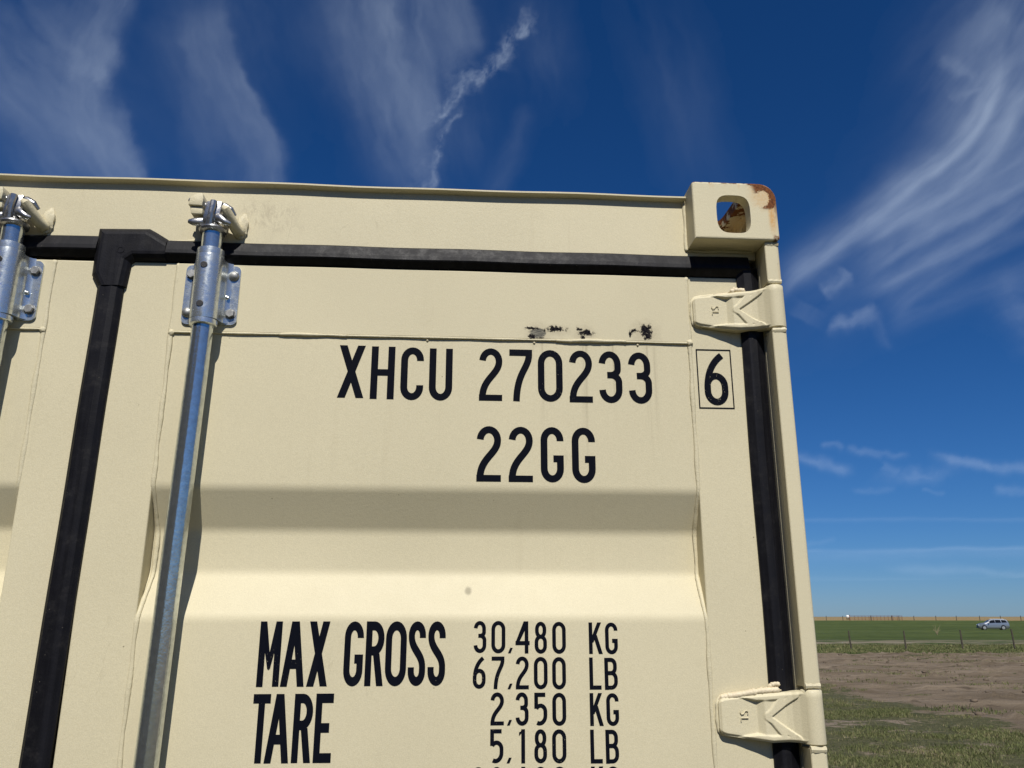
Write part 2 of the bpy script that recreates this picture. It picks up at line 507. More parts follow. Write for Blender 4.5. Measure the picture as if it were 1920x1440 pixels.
def vnoise(x, y, seed=0):
    xi, yi = np.floor(x).astype(np.int64), np.floor(y).astype(np.int64)
    xf, yf = x - xi, y - yi
    u, v = xf * xf * xf * (xf * (xf * 6 - 15) + 10), yf * yf * yf * (yf * (yf * 6 - 15) + 10)
    def g(ix, iy, dx, dy):
        hsh = (ix * 374761393 + iy * 668265263 + seed * 974634777) & 0x7fffffff
        hsh = ((hsh ^ (hsh >> 13)) * 1274126177) & 0x7fffffff
        a = ((hsh ^ (hsh >> 16)) & 0xffff) / 65536.0 * 2 * np.pi
        return np.cos(a) * dx + np.sin(a) * dy
    n00, n10 = g(xi, yi, xf, yf), g(xi + 1, yi, xf - 1, yf)
    n01, n11 = g(xi, yi + 1, xf, yf - 1), g(xi + 1, yi + 1, xf - 1, yf - 1)
    return (n00 * (1 - u) + n10 * u) * (1 - v) + (n01 * (1 - u) + n11 * u) * v
def fbm(x, y, oct=4, seed=0, gain=0.55):
    s, a = 0, 1.0
    for k in range(oct):
        s = s + a * vnoise(x * 2 ** k + 17.3 * k, y * 2 ** k - 9.1 * k, seed + k)
        a *= gain
    return s

def bumps2(x, y):
    lot = np.clip((x - 9.8) / 1.5, 0, 1) * np.clip((44 - y) / 2, 0, 1) * np.clip((y - 5) / 3, 0, 1)
    rut = fbm(x * 0.28 + 0.1 * y, y * 1.15, 4, 81)
    clod = np.clip(fbm(x * 2.6, y * 2.6, 3, 91) - 0.05, 0, 1) * np.clip(fbm(x * .35, y * .9, 2, 95) + 0.15, 0, 1)
    return lot * (0.10 * rut + 0.42 * clod) + (0.018 * np.sin(1.7 * x + 0.6 * y) + 0.014 * np.sin(0.9 * y - 1.3 * x + 1.0) + 0.010 * np.sin(3.1 * x - 2.2 * y))

def build_ground():
    a = np.concatenate([-np.geomspace(4000, 16, 30), np.arange(-15, 8, 0.5), np.arange(8, 36, 0.2), np.arange(36, 60.1, 0.5), np.geomspace(62, 6000, 60)])
    b = np.concatenate([-np.geomspace(600, 16, 20), np.arange(-15, 8, 0.5), np.arange(8, 46, 0.2), np.arange(46, 66.1, 0.5), np.geomspace(68, 6000, 70)])
    X, Y = np.meshgrid(a, b)
    Z = ground_height(X, Y)
    near = np.clip((X - 1.9) / 2.0, 0, 1) * np.clip((90 - np.hypot(X, Y)) / 30, 0, 1)
    near = np.where(Y > 7, near, near * np.clip((Y - 1) / 6, 0, 1))
    Z = Z + bumps2(X, Y) * near
    n, m = X.shape
    v = np.stack([X.ravel(), Y.ravel(), Z.ravel()], 1)
    idx = np.arange(n * m).reshape(n, m)
    f = np.stack([idx[:-1, :-1].ravel(), idx[:-1, 1:].ravel(), idx[1:, 1:].ravel(), idx[1:, :-1].ravel()], 1)
    me = bpy.data.meshes.new("ground")
    me.vertices.add(len(v)); me.vertices.foreach_set('co', v.ravel())
    me.loops.add(f.size); me.loops.foreach_set('vertex_index', f.ravel())
    me.polygons.add(len(f)); me.polygons.foreach_set('loop_start', np.arange(len(f)) * 4)
    me.update(calc_edges=True)
    # material by place: yard grass, bare dirt lot, grass verge, worn track, pasture, stubble
    nt = NT("ground_cover")
    s = nt.xyz()
    x, y = s[0], s[1]
    yd = nt.m('ADD', y, nt.m('MULTIPLY', x, 0.068))
    rr = nt.m('SQRT', nt.m('ADD', nt.m('MULTIPLY', x, x), nt.m('MULTIPLY', y, y)))
    n_big = nt.noise(0.22, 4, 0.6)
    n_mid = nt.noise(0.9, 5, 0.65)
    n_fin = nt.noise(7.0, 6, 0.7)
    n_tin = nt.noise(45.0, 4, 0.7)
    rut = nt.noise(0.55, 6, 0.66, nt.scaled((0.45, 1.5, 1)))
    rut2 = nt.noise(2.0, 5, 0.7, nt.scaled((0.4, 1.5, 1)))
    # dirt
    dirt = nt.mix(nt.ramp(rut, 0.30, 0.68), (0.140, 0.108, 0.072), (0.255, 0.202, 0.142))
    dirt = nt.mix(nt.ramp(rut2, 0.52, 0.72, 0, 0.65), dirt, (0.33, 0.27, 0.205))
    dirt = nt.mix(nt.ramp(rut2, 0.44, 0.30, 0, 0.85), dirt, (0.075, 0.056, 0.040))
    dirt = nt.mix(nt.ramp(n_fin, 0.58, 0.75, 0, 0.5), dirt, (0.07, 0.052, 0.036))
    dirt = nt.mix(nt.ramp(n_tin, 0.35, 0.7, 0.25, 0.0), dirt, (0.05, 0.037, 0.028))
    # yard grass soil
    weed = nt.mix(nt.ramp(n_fin, 0.3, 0.7), (0.090, 0.096, 0.042), (0.175, 0.160, 0.088))
    weed = nt.mix(nt.ramp(n_tin, 0.40, 0.62, 0.7, 0.0), weed, (0.032, 0.036, 0.015))
    patch = nt.ramp(nt.m('ADD', nt.m('MULTIPLY', n_mid, 0.75), nt.m('MULTIPLY', n_fin, 0.25)), 0.53, 0.60)
    yard = nt.mix(patch, weed, nt.mix(nt.ramp(n_fin, 0.3, 0.7), (0.19, 0.152, 0.11), (0.28, 0.225, 0.165)))
    edge = nt.m('ADD', x, nt.m('ADD', nt.m('MULTIPLY', nt.m('SUBTRACT', n_mid, 0.5), 4.6), nt.m('MULTIPLY', nt.m('SUBTRACT', n_fin, 0.5), 2.0)))
    col = nt.mix(nt.ramp(edge, 10.1, 10.5), yard, dirt)
    # weeds in the dirt
    wp = nt.m('MULTIPLY', nt.ramp(nt.noise(0.55, 5, 0.68, nt.scaled((0.5, 1.3, 1), (7, 3, 0))), 0.60, 0.66), nt.ramp(n_fin, 0.35, 0.55))
    col = nt.mix(nt.m('MULTIPLY', wp, 0.85), col, (0.05, 0.058, 0.022))
    # verge and pasture
    g1 = nt.mix(nt.ramp(n_big, 0.3, 0.7), (0.048, 0.074, 0.022), (0.072, 0.105, 0.033))
    g1 = nt.mix(nt.ramp(nt.noise(1.2, 6, 0.75), 0.35, 0.65, 0.55, 0.0), g1, (0.026, 0.040, 0.012))
    past = nt.mix(nt.ramp(nt.noise(0.05, 6, 0.62, nt.scaled((0.35, 1, 1))), 0.3, 0.7), (0.072, 0.096, 0.026), (0.108, 0.136, 0.041))
    past = nt.mix(nt.ramp(nt.noise(0.5, 7, 0.82, nt.scaled((0.5, 1, 1))), 0.38, 0.60, 0.85, 0.0), past, (0.034, 0.054, 0.016))
    past = nt.mix(nt.ramp(nt.noise(0.35, 6, 0.7, nt.scaled((0.4, 1, 1), (3, 9, 0))), 0.60, 0.74, 0, 0.45), past, (0.12, 0.115, 0.05))
    ydn = nt.m('ADD', yd, nt.m('ADD', nt.m('MULTIPLY', nt.m('SUBTRACT', n_mid, 0.5), 5.0), nt.m('MULTIPLY', nt.m('SUBTRACT', n_fin, 0.5), 2.0)))
    col = nt.mix(nt.ramp(ydn, 43.6, 44.4), col, g1)
    trk = nt.m('MULTIPLY', nt.ramp(ydn, 51.5, 54), nt.ramp(ydn, 72, 66))
    trk = nt.m('MULTIPLY', trk, nt.ramp(nt.noise(0.26, 6, 0.65, nt.scaled((0.35, 1.3, 1), (2, 1, 0))), 0.46, 0.53))
    col = nt.mix(nt.ramp(yd, 66, 76), col, past)
    col = nt.mix(nt.m('MULTIPLY', trk, 0.85), col, nt.mix(nt.ramp(n_fin, 0.3, 0.7), (0.20, 0.165, 0.115), (0.30, 0.25, 0.185)))
    stub = nt.mix(nt.ramp(nt.noise(0.03, 5, 0.6, nt.scaled((0.3, 1, 1))), 0.3, 0.7), (0.235, 0.165, 0.075), (0.30, 0.225, 0.115))
    rrn = nt.m('ADD', rr, nt.m('MULTIPLY', nt.m('SUBTRACT', nt.noise(0.02, 5, 0.7), 0.5), 70.0))
    col = nt.mix(nt.ramp(rrn, 294, 304), col, stub)
    h = nt.m('ADD', nt.m('MULTIPLY', rut2, 1.2), nt.m('ADD', n_fin, nt.m('MULTIPLY', n_tin, 0.35)))
    nrm = nt.bump(h, 0.8, 0.10)
    mat = nt.finish(col, 0.95, 0.0, nrm, Specular_IOR_Level=0.1)
    g = link("ground", me, mat, None, True)
    tag(g, kind='structure')
    g['label'] = "open prairie ground with yard grass, bare dirt and pasture"
    return g
build_ground()

# ------------------------------------------------------------------ shipping container
BOX = empty("shipping_container", (0, 0, 0),
            "cream steel shipping container at its door end, with black seals and galvanised locking rods", "container")

def obround(cx, cz, hw, hh, n=10, p=2.0):
    """rounded slot outline (superellipse between oval and box)"""
    out = []
    for k in range(4 * n):
        a = 2 * pi * k / (4 * n)
        c, s = cos(a), sin(a)
        out.append((cx + hw * math.copysign(abs(c) ** (2 / p), c), cz + hh * math.copysign(abs(s) ** (2 / p), s)))
    return out

def build_casting():
    """right top corner casting, x 1.057..1.219, z 2.473..2.591, y 0..0.178"""
    x0, x1, z0, z1 = 1.057, 1.219, 2.473, 2.591
    out = [(x0, z0), (x1 - 0.004, z0), (x1, z0 + 0.004)]
    rr = 0.033
    for k in range(13):
        a = (pi / 2) * k / 12
        out.append((x1 - rr + rr * cos(a), z1 - rr + rr * sin(a)))
    out += [(x0 + 0.004, z1), (x0, z1 - 0.003)]
    bm = bmesh.new()
    add_prism(bm, out, 'y', 0.0, 0.178)
    bmesh.ops.recalc_face_normals(bm, faces=bm.faces[:])
    sel = [e for e in bm.edges if len(e.link_faces) == 2 and e.calc_face_angle(0) > 1.2 and abs(e.verts[0].co.y - e.verts[1].co.y) < 1e-6]
    bmesh.ops.bevel(bm, geom=sel, offset=0.004, segments=3, profile=0.5, affect='EDGES')
    body = from_bm("corner_casting", bm, M_CAST, BOX)
    cutters = []
    def cutter(fn):
        b = bmesh.new()
        fn(b)
        o = from_bm("cutter", b, None)
        cutters.append(o)
        md = body.modifiers.new("cut", 'BOOLEAN')
        md.operation = 'DIFFERENCE'
        md.solver = 'EXACT'
        md.object = o
    cutter(lambda b: add_prism(b, obround(1.1335, 2.5245, 0.0325, 0.0392, 10, 3.5), 'y', -0.03, 0.06))
    cutter(lambda b: add_prism(b, obround(1.131, 0.0965, 0.0318, 0.0705, 10, 4.5), 'z', 2.53, 2.65))
    cutter(lambda b: add_prism(b, obround(0.093, 2.5245, 0.036, 0.0315, 10, 2.6), 'x', 1.16, 1.25))
    cutter(lambda b: add_box(b, 1.087, 1.191, 0.026, 0.1685, 2.4855, 2.570, 0.006, 2))
    bpy.context.view_layer.update()
    dg = bpy.context.evaluated_depsgraph_get()
    me = bpy.data.meshes.new_from_object(body.evaluated_get(dg))
    body.modifiers.clear()
    body.data = me
    for o in cutters:
        bpy.data.objects.remove(o, do_unlink=True)
    return body

CAST = build_casting()
CAST['label'] = "cream corner casting with a rusted outer corner and an oval lifting hole"
def mirrored(mesh, fx=False, fy=None, fz=None):
    """copy of a mesh mirrored in x (about 0), y (about fy) or z (about fz)"""
    bm = bmesh.new()
    bm.from_mesh(mesh)
    for v in bm.verts:
        if fx: v.co.x = -v.co.x
        if fy is not None: v.co.y = fy - v.co.y
        if fz is not None: v.co.z = fz - v.co.z
    if (fx + (fy is not None) + (fz is not None)) % 2:
        bmesh.ops.reverse_faces(bm, faces=bm.faces[:])
    me = bpy.data.meshes.new(mesh.name)
    bm.to_mesh(me)
    bm.free()
    for m in mesh.materials:
        me.materials.append(m)
    return me
for fx in (False, True):
    for fz in (None, 2.591):
        for fy in (None, 6.058):
            if not fx and fz is None and fy is None:
                continue
            o = bpy.data.objects.new("corner_casting", mirrored(CAST.data, fx, fy, fz))
            COL.objects.link(o)
            o.parent = BOX

# --- header beam over the doors
bm = bmesh.new()
add_box(bm, -1.0565, 1.0565, D, D + 0.09, 2.4565, 2.5745, 0.0)
add_box(bm, 1.0568, 1.189, D + 0.0005, D + 0.08, 2.4565, 2.4725, 0.0)
add_box(bm, -1.189, -1.0568, D + 0.0005, D + 0.08, 2.4565, 2.4725, 0.0)
HEAD = from_bm("door_header", bm, M_PAINT, BOX)
bm = bmesh.new()
prof = [(D + 0.09, 2.5785), (D + 0.004, 2.5790), (D - 0.0120, 2.5808), (D - 0.0130, 2.5800), (D - 0.0130, 2.5772), (D - 0.0118, 2.5767), (D - 0.0004, 2.5738), (D + 0.012, 2.5735), (D + 0.09, 2.5735)]
nst = 41
def lip_station(i):
    x = -1.0565 + 2.113 * i / (nst - 1)
    w = 0.0008 * sin(x * 9) + 0.0006 * sin(x * 23 + 1)
    return [Vector((x, y, z + w)) for y, z in prof]
add_sweep(bm, lip_station, nst)
lip = from_bm("roof_lip", bm, M_PAINT, HEAD)
bm = bmesh.new()
weld_path(bm, [(1.0560, D, 2.575), (1.0560, D, 2.470)], 0.0042, 0.8, seed=4)
from_bm("weld_bead", bm, M_WELD, HEAD, True)
bm = bmesh.new()
weld_path(bm, [(1.0570, D - 0.001, 2.4712), (1.186, D - 0.001, 2.4712)], 0.0032, 0.7, seed=5)
from_bm("weld_bead", bm, M_WELD, HEAD, True)
bm = bmesh.new()
weld_path(bm, [(0.092, D, 2.4615), (0.16, D, 2.4622)], 0.0022, 0.5, seed=6)
from_bm("weld_bead", bm, M_WELD, HEAD, True)

# --- corner posts with hinge lugs
HZ = (2.345, 1.639, 0.933, 0.227)
def build_post(sx):
    bm = bmesh.new()
    xa, xb = 1.1905, 1.2190
    add_box(bm, min(sx * xa, sx * xb), max(sx * xa, sx * xb), 0.044, 0.16, 0.118, 2.4728, 0.002)
    post = from_bm("corner_post", bm, M_POST, BOX)
    zs = [2.4705]
    for h in HZ:
        zs += [h + 0.0475, h - 0.0460]
    zs += [0.121]
    for i in range(0, len(zs), 2):
        b = bmesh.new()
        z1, z0 = zs[i], zs[i + 1]
        # J shaped lug: rounded outer edge
        o = [(1.1910, 0.0435), (1.1910, 0.0095), (1.1922, 0.0080), (1.2125, 0.0080), (1.2160, 0.0090), (1.2185, 0.0120), (1.2192, 0.0160), (1.2192, 0.0435)]
        if sx < 0:
            o = [(-x, y) for x, y in o][::-1]
        add_prism(b, o, 'z', z0, z1)
        # weld crust at the ends
        for zz, seed in ((z1 - 0.001, i), (z0 + 0.001, i + 9)):
            weld_path(b, [(sx * 1.1915, 0.0105, zz), (sx * 1.2170, 0.0105, zz)], 0.0050, 0.9, 0.003, 0.0009, 0.16, seed)
        from_bm("hinge_lug", b, M_POST, post)
    # the post's lower end behind the gaps
    return post
build_post(1)
build_post(-1)

# --- doors
def panel_profile():
    """front profile of the pressed panel (y offset from D, z) from the top down, rounded at the bends"""
    key = [(0.0, 2.300)]
    for top in (2.0085, 1.404, 0.800):
        key += [(0.0, top), (0.036, top - 0.0705), (0.036, top - 0.141), (0.0, top - 0.2145)]
    key += [(0.0, 0.16)]
    out = [key[0]]
    for i in range(1, len(key) - 1):
        a, b, c = Vector(key[i - 1]), Vector(key[i]), Vector(key[i + 1])
        r = 0.009
        p, q = b + (a - b).normalized() * r, b + (c - b).normalized() * r
        for t in (0, .25, .5, .75, 1.0):
            out.append(tuple((1 - t) ** 2 * p + 2 * t * (1 - t) * b + t * t * q))
    out.append(key[-1])
    return out
PROF = panel_profile()

def build_door(sx):
    bm = bmesh.new()
    def bx(x0, x1, *a, **k):
        if sx < 0: x0, x1 = -x1, -x0
        add_box(bm, x0, x1, *a, **k)
    bx(0.010, 0.1085, D, D + 0.055, 0.160, 2.4175, bev=0.0025)
    bx(1.0510, 1.1520, D, D + 0.055, 0.160, 2.4175, bev=0.0025)
    bx(0.1086, 1.0509, D - 0.0022, D + 0.052, 2.2845, 2.4165, bev=0.002)
    bx(0.1086, 1.0509, D, D + 0.052, 0.160, 0.260, bev=0.002)
    # pressed sheet
    x0, x1 = (0.1090, 1.0505) if sx > 0 else (-1.0505, -0.1090)
    nx = 13
    pts = PROF
    front = [[bm.verts.new((x0 + (x1 - x0) * i / (nx - 1), D + 0.0012 + y, min(z, 2.2850))) for i in range(nx)] for y, z in pts]
    for j in range(len(front) - 1):
        for i in range(nx - 1):
            f = bm.faces.new((front[j][i], front[j][i + 1], front[j + 1][i + 1], front[j + 1][i]))
            f.smooth = True
    me = bpy.data.meshes.new("door")
    for f in bm.faces:
        if f.calc_area() > 0:
            f.normal_update()
            if len(f.verts) == 4 and f.smooth and f.normal.y > 0:
                f.normal_flip()
    bm.to_mesh(me)
    bm.free()
    return link("door", me, M_DOOR if sx > 0 else M_PAINT, BOX)

DOOR = build_door(1)
LDOOR = build_door(-1)

def door_welds(sx, door, sd):
    bm = bmesh.new()
    prof = [(D + 0.0010 + y * 0.96, z) for y, z in PROF if z < 2.29]
    for xx, s, dxb in ((0.1095, 1, 0.006), (1.0500, 2, -0.002)):
        # the bead follows the pressing, wandering outward in the hollow
        pts = []
        for y, z in [(D, 2.416), (D, 2.286)] + prof:
            pts.append((sx * (xx + dxb * (y - D) / 0.036), y, z))
        weld_path(bm, pts, 0.0040, 0.60, 0.0045, 0.0006, 0.08, sd + s)
    # top seam between rail and sheet
    segs = [(0.113, 0.30, 0.0019, 0.0001), (0.30, 0.42, 0.0027, 0.0006), (0.42, 0.80, 0.0019, 0.0001), (0.80, 0.93, 0.0034, 0.0009), (0.93, 1.047, 0.0020, 0.0001)]
    for i, (a, b, r, w) in enumerate(segs):
        weld_path(bm, [(sx * a, D - 0.0012, 2.2838), (sx * b, D - 0.0012, 2.2838)], r, 0.95, 0.004, w, 0.05 + 40 * w, sd + 20 + i)
    add_blob(bm, (sx * 1.0500, D - 0.001, 2.2845), (0.0065, 0.0045, 0.0065), sd, 0.25)
    add_blob(bm, (sx * 0.1105, D - 0.001, 2.2825), (0.0055, 0.004, 0.0060), sd + 3, 0.25)
    for xs in (0.565, 0.76, 0.952):
        add_blob(bm, (sx * xs, D + 0.0006, 2.2785), (0.0022, 0.0022, 0.0022), sd + 5, 0.2, 2)
    return from_bm("weld_bead", bm, M_WELD, door, True)
door_welds(1, DOOR, 1)
door_welds(-1, LDOOR, 2)

# --- gaskets
def strip(bm, path_fn, n, prof):
    """path_fn(i)->(origin, side vector); prof: (side offset, outward height)"""
    def st(i):
        o, s = path_fn(i)
        return [o + s * a + Vector((0, -h, 0)) for a, h in prof]
    add_sweep(bm, st, n)

def lerp(a, b, t): return a + (b - a) * t
bm = bmesh.new()
TOPP = [(0.0205, -0.004), (0.0205, 0.004), (0.0175, 0.0075), (0.0000, 0.0130), (-0.0075, 0.0140), (-0.0100, 0.0125), (-0.0200, 0.0030), (-0.0205, -0.004)]
strip(bm, lambda i: (Vector((lerp(0.050, 1.172, i / 30), D, 2.4387 + 0.0006 * sin(i * 0.9))), Vector((0, 0, 1))), 31, TOPP)
TOPG = from_bm("gasket", bm, M_RUBBER, DOOR)
bm = bmesh.new()
VP = [(-0.0215, -0.004), (-0.0215, 0.0045), (-0.0100, 0.0120), (0.0040, 0.0125), (0.0140, 0.0070), (0.0215, 0.0010), (0.0215, -0.006)]
strip(bm, lambda i: (Vector((1.1690 + 0.0010 * sin(i * 0.7) - 0.0012 * (i / 40), D, lerp(2.4365, 0.165, i / 40))), Vector((1, 0, 0))), 41, VP)
from_bm("gasket", bm, M_RUBBER, DOOR)
bm = bmesh.new()
CP = [(-0.0235, -0.004), (-0.0235, 0.006), (-0.0170, 0.0120), (0.0030, 0.0140), (0.0130, 0.0125), (0.0215, 0.0050), (0.0215, -0.004)]
def cpath(i):
    z = lerp(2.40, 0.165, i / 40)
    return Vector((-0.0025 - 0.0118 * min(1.6, (2.36 - z) / 0.785) + 0.0004 * sin(i), D, z)), Vector((1, 0, 0))
strip(bm, cpath, 41, CP)
from_bm("gasket", bm, M_RUBBER, DOOR)
# moulded corner piece where the seals meet
bm = bmesh.new()
def offset_poly(p, d, keep=()):
    """inset a clockwise outline by d; edges listed in keep stay where they are"""
    n = len(p)
    lines = []
    for i in range(n):
        a, b = Vector(p[i]), Vector(p[(i + 1) % n])
        e = (b - a).normalized()
        nn = Vector((e.y, -e.x))
        lines.append((a + nn * (0 if i in keep else d), e))
    out = []
    for i in range(n):
        (a, e), (b, f) = lines[i - 1], lines[i]
        den = e.x * f.y - e.y * f.x
        if abs(den) < 1e-4:
            out.append(tuple(b))
        else:
            t = ((b.x - a.x) * f.y - (b.y - a.y) * f.x) / den
            out.append(tuple(a + e * t))
    return out
CORN = [(-0.0375, 2.4790), (0.0520, 2.4812), (0.0660, 2.4735), (0.0870, 2.4605), (0.0875, 2.4185), (0.0330, 2.4175), (0.0265, 2.4120), (0.0228, 2.3660), (-0.0262, 2.3643), (-0.0390, 2.3870), (-0.0395, 2.4250)]
levels = [(0.0, -0.003), (0.0, 0.0045), (0.0040, 0.0095), (0.0100, 0.0142), (0.0150, 0.0150)]
rings = []
for d, h in levels:
    q = offset_poly(CORN, d, (3, 7))
    rings.append([bm.verts.new((x, D - h, z)) for x, z in q])
for i in range(len(rings) - 1):
    n = len(CORN)
    for k in range(n):
        bm.faces.new((rings[i][k], rings[i][(k + 1) % n], rings[i + 1][(k + 1) % n], rings[i + 1][k]))
bm.faces.new(rings[-1])
# small moulded ring mark on it
for k in range(20):
    a0, a1 = 2 * pi * k / 20, 2 * pi * (k + 1) / 20
    c = Vector((0.0095, D - 0.0145, 2.4335))
    P = lambda r, a, h: c + Vector((r * cos(a), -h, r * sin(a)))
    bm.faces.new([bm.verts.new(v) for v in (P(.0050, a0, .0012), P(.0050, a1, .0012), P(.0062, a1, .0012), P(.0062, a0, .0012))])
    bm.faces.new([bm.verts.new(v) for v in (P(.0062, a0, .0012), P(.0062, a1, .0012), P(.0062, a1, -.001), P(.0062, a0, -.001))])
from_bm("gasket_corner", bm, M_RUBBER, DOOR)
# left door
bm = bmesh.new()
strip(bm, lambda i: (Vector((lerp(-0.036, -1.172, i / 30), D, 2.4445 + 0.0006 * sin(i * 0.9) - 0.006 * min(1, i / 30 * 3))), Vector((0, 0, 1))), 31, [(a, h - 0.0012) for a, h in TOPP])
from_bm("gasket", bm, M_RUBBER, LDOOR)
bm = bmesh.new()
strip(bm, lambda i: (Vector((-1.1690, D, lerp(2.4365, 0.165, i / 40))), Vector((-1, 0, 0))), 41, VP)
from_bm("gasket", bm, M_RUBBER, LDOOR)

# --- hinges
def build_hinge_mesh():
    """blade along x from 1.0535 to the knuckle, centred on z=0, front towards -y"""
    nx, nz = 120, 72
    xs = np.linspace(1.0580, 1.1985, nx)
    t = np.linspace(-1, 1, nz)
    half = np.interp(xs, [1.0580, 1.0593, 1.0625, 1.0675, 1.076, 1.105, 1.140, 1.165, 1.180, 1.1985], [0.0185, 0.0225, 0.0268, 0.0288, 0.0300, 0.0338, 0.0375, 0.0378, 0.0385, 0.0405])
    mid = np.interp(xs, [1.0535, 1.14, 1.165, 1.1985], [0.0, -0.002, -0.0005, 0.001])
    X = np.repeat(xs[:, None], nz, 1)
    V = np.repeat(t[None, :], nx, 0)
    Z = mid[:, None] + half[:, None] * V
    def ss(a, b, q):
        q = np.clip((q - a) / (b - a), 0, 1)
        return q * q * (3 - 2 * q)
    rise = np.interp(xs, [1.165, 1.175, 1.185, 1.192, 1.1985], [0.0, 0.004, 0.0120, 0.0200, 0.0240])[:, None]
    floor_ = np.interp(X, [1.0535, 1.1195, 1.1205, 1.1310, 1.136, 1.165], [0.0130, 0.0132, 0.0134, 0.0215, 0.0218, 0.0228]) + rise
    top = np.interp(X, [1.0535, 1.086, 1.120, 1.140, 1.165], [0.0130, 0.0142, 0.0200, 0.0248, 0.0262]) + rise
    inner = np.interp(X, [1.0535, 1.086, 1.118, 1.160, 1.175, 1.1985], [0.99, 0.97, 0.72, 0.72, 0.80, 0.95])
    border = ss(inner - 0.05, inner + 0.05, np.abs(V))
    # chevron ribs opening to the knuckle
    rib = np.zeros_like(X)
    for s in (-1, 1):
        a = np.array([1.1345, 0.0015 * s]); b = np.array([1.1790, 0.0330 * s])
        d = b - a; L = np.hypot(*d)
        px, pz = X - a[0], Z - a[1]
        al = np.clip((px * d[0] + pz * d[1]) / L ** 2, 0, 1)
        dist = np.hypot(px - al * d[0], pz - al * d[1])
        rib = np.maximum(rib, ss(0.0056, 0.0040, dist))
    # second arms from the apex back to the borders
    for s in (-1, 1):
        a = np.array([1.1375, 0.0020 * s]); b = np.array([1.1600, 0.0300 * s])
        d = b - a; L = np.hypot(*d)
        px, pz = X - a[0], Z - a[1]
        al = np.clip((px * d[0] + pz * d[1]) / L ** 2, 0, 1)
        dist = np.hypot(px - al * d[0], pz - al * d[1])
        rib = np.maximum(rib, ss(0.0050, 0.0034, dist))
    fade = 1 - ss(1.178, 1.192, X)
    H = floor_ + (top - floor_) * np.maximum(border, rib) * np.where(X > 1.165, fade, 1.0)
    # rounded outer rim
    rim = np.minimum((1 - np.abs(V)) * half[:, None], (X - 1.0580))
    H = H - 0.0035 * (1 - ss(0.0, 0.0045, rim))
    H = H + 0.00005 * NPR.randn(nx, nz)
    bm = bmesh.new()
    g = [[bm.verts.new((X[i, j], D - H[i, j], Z[i, j])) for j in range(nz)] for i in range(nx)]
    for i in range(nx - 1):
        for j in range(nz - 1):
            bm.faces.new((g[i][j], g[i + 1][j], g[i + 1][j + 1], g[i][j + 1]))
    ring = [g[i][0] for i in range(nx)] + [g[nx - 1][j] for j in range(1, nz)] + [g[i][nz - 1] for i in range(nx - 2, -1, -1)] + [g[0][j] for j in range(nz - 2, 0, -1)]
    low = [bm.verts.new((v.co.x, D - 0.0005 if v.co.x < 1.178 else min(D - .0005, v.co.y + 0.022), v.co.z)) for v in ring]
    n = len(ring)
    for k in range(n):
        bm.faces.new((ring[k], low[k], low[(k + 1) % n], ring[(k + 1) % n]))
    # knuckle round the pin
    add_lathe(bm, [(0.0145, -0.0415), (0.0170, -0.0398), (0.0172, -0.030), (0.0171, 0.030), (0.0170, 0.0402), (0.0148, 0.0420)], (1.2055, 0.0215, 0.0005), 36)
    # weld along the plate edge
    wp = [(1.100, D - 0.002, 0.0345), (1.075, D - 0.002, 0.0312), (1.065, D - 0.002, 0.0285), (1.0588, D - 0.002, 0.021), (1.0576, D - 0.002, -0.005), (1.0588, D - 0.002, -0.0225), (1.065, D - 0.002, -0.0280), (1.075, D - 0.002, -0.030)]
    weld_path(bm, wp, 0.0036, 0.7, 0.003, 0.0006, 0.08, 77)
    # raised founder's letters, turned a quarter
    def seg(a, b):
        v = [bm.verts.new(q) for q in ()]
    def letter(strokes, cx, cz):
        for st in strokes:
            pts = [(cx + u, D - 0.0148, cz + w) for u, w in st]
            add_tube(bm, pts, 0.00085, 6)
    S = [(-.0028, -.0058), (.0, -.0066), (.0028, -.0050), (.0022, -.0015), (-.0020, .0012), (-.0028, .0048), (0, .0066), (.0028, .0056)]
    rot = lambda P: [(w, -u) for u, w in P]
    letter([rot(S)], 1.0985, 0.0060)
    letter([rot([(-.0026, .0064), (-.0026, -.0060), (.0026, -.0060)])], 1.0985, -0.0050)
    bmesh.ops.recalc_face_normals(bm, faces=bm.faces[:])
    me = bpy.data.meshes.new("hinge")
    for e in bm.edges:
        e.smooth = not (len(e.link_faces) == 2 and e.calc_face_angle(0) > 0.9)
    bm.to_mesh(me); bm.free()
    me.polygons.foreach_set('use_smooth', [True] * len(me.polygons))
    me.materials.append(M_HINGE)
    return me
HM = build_hinge_mesh()
HML = mirrored(HM, True)
HML.polygons.foreach_set('use_smooth', [True] * len(HML.polygons))
for z in HZ:
    o = bpy.data.objects.new("hinge", HM); COL.objects.link(o); o.parent = DOOR; o.location.z = z
    o = bpy.data.objects.new("hinge", HML); COL.objects.link(o); o.parent = LDOOR; o.location.z = z
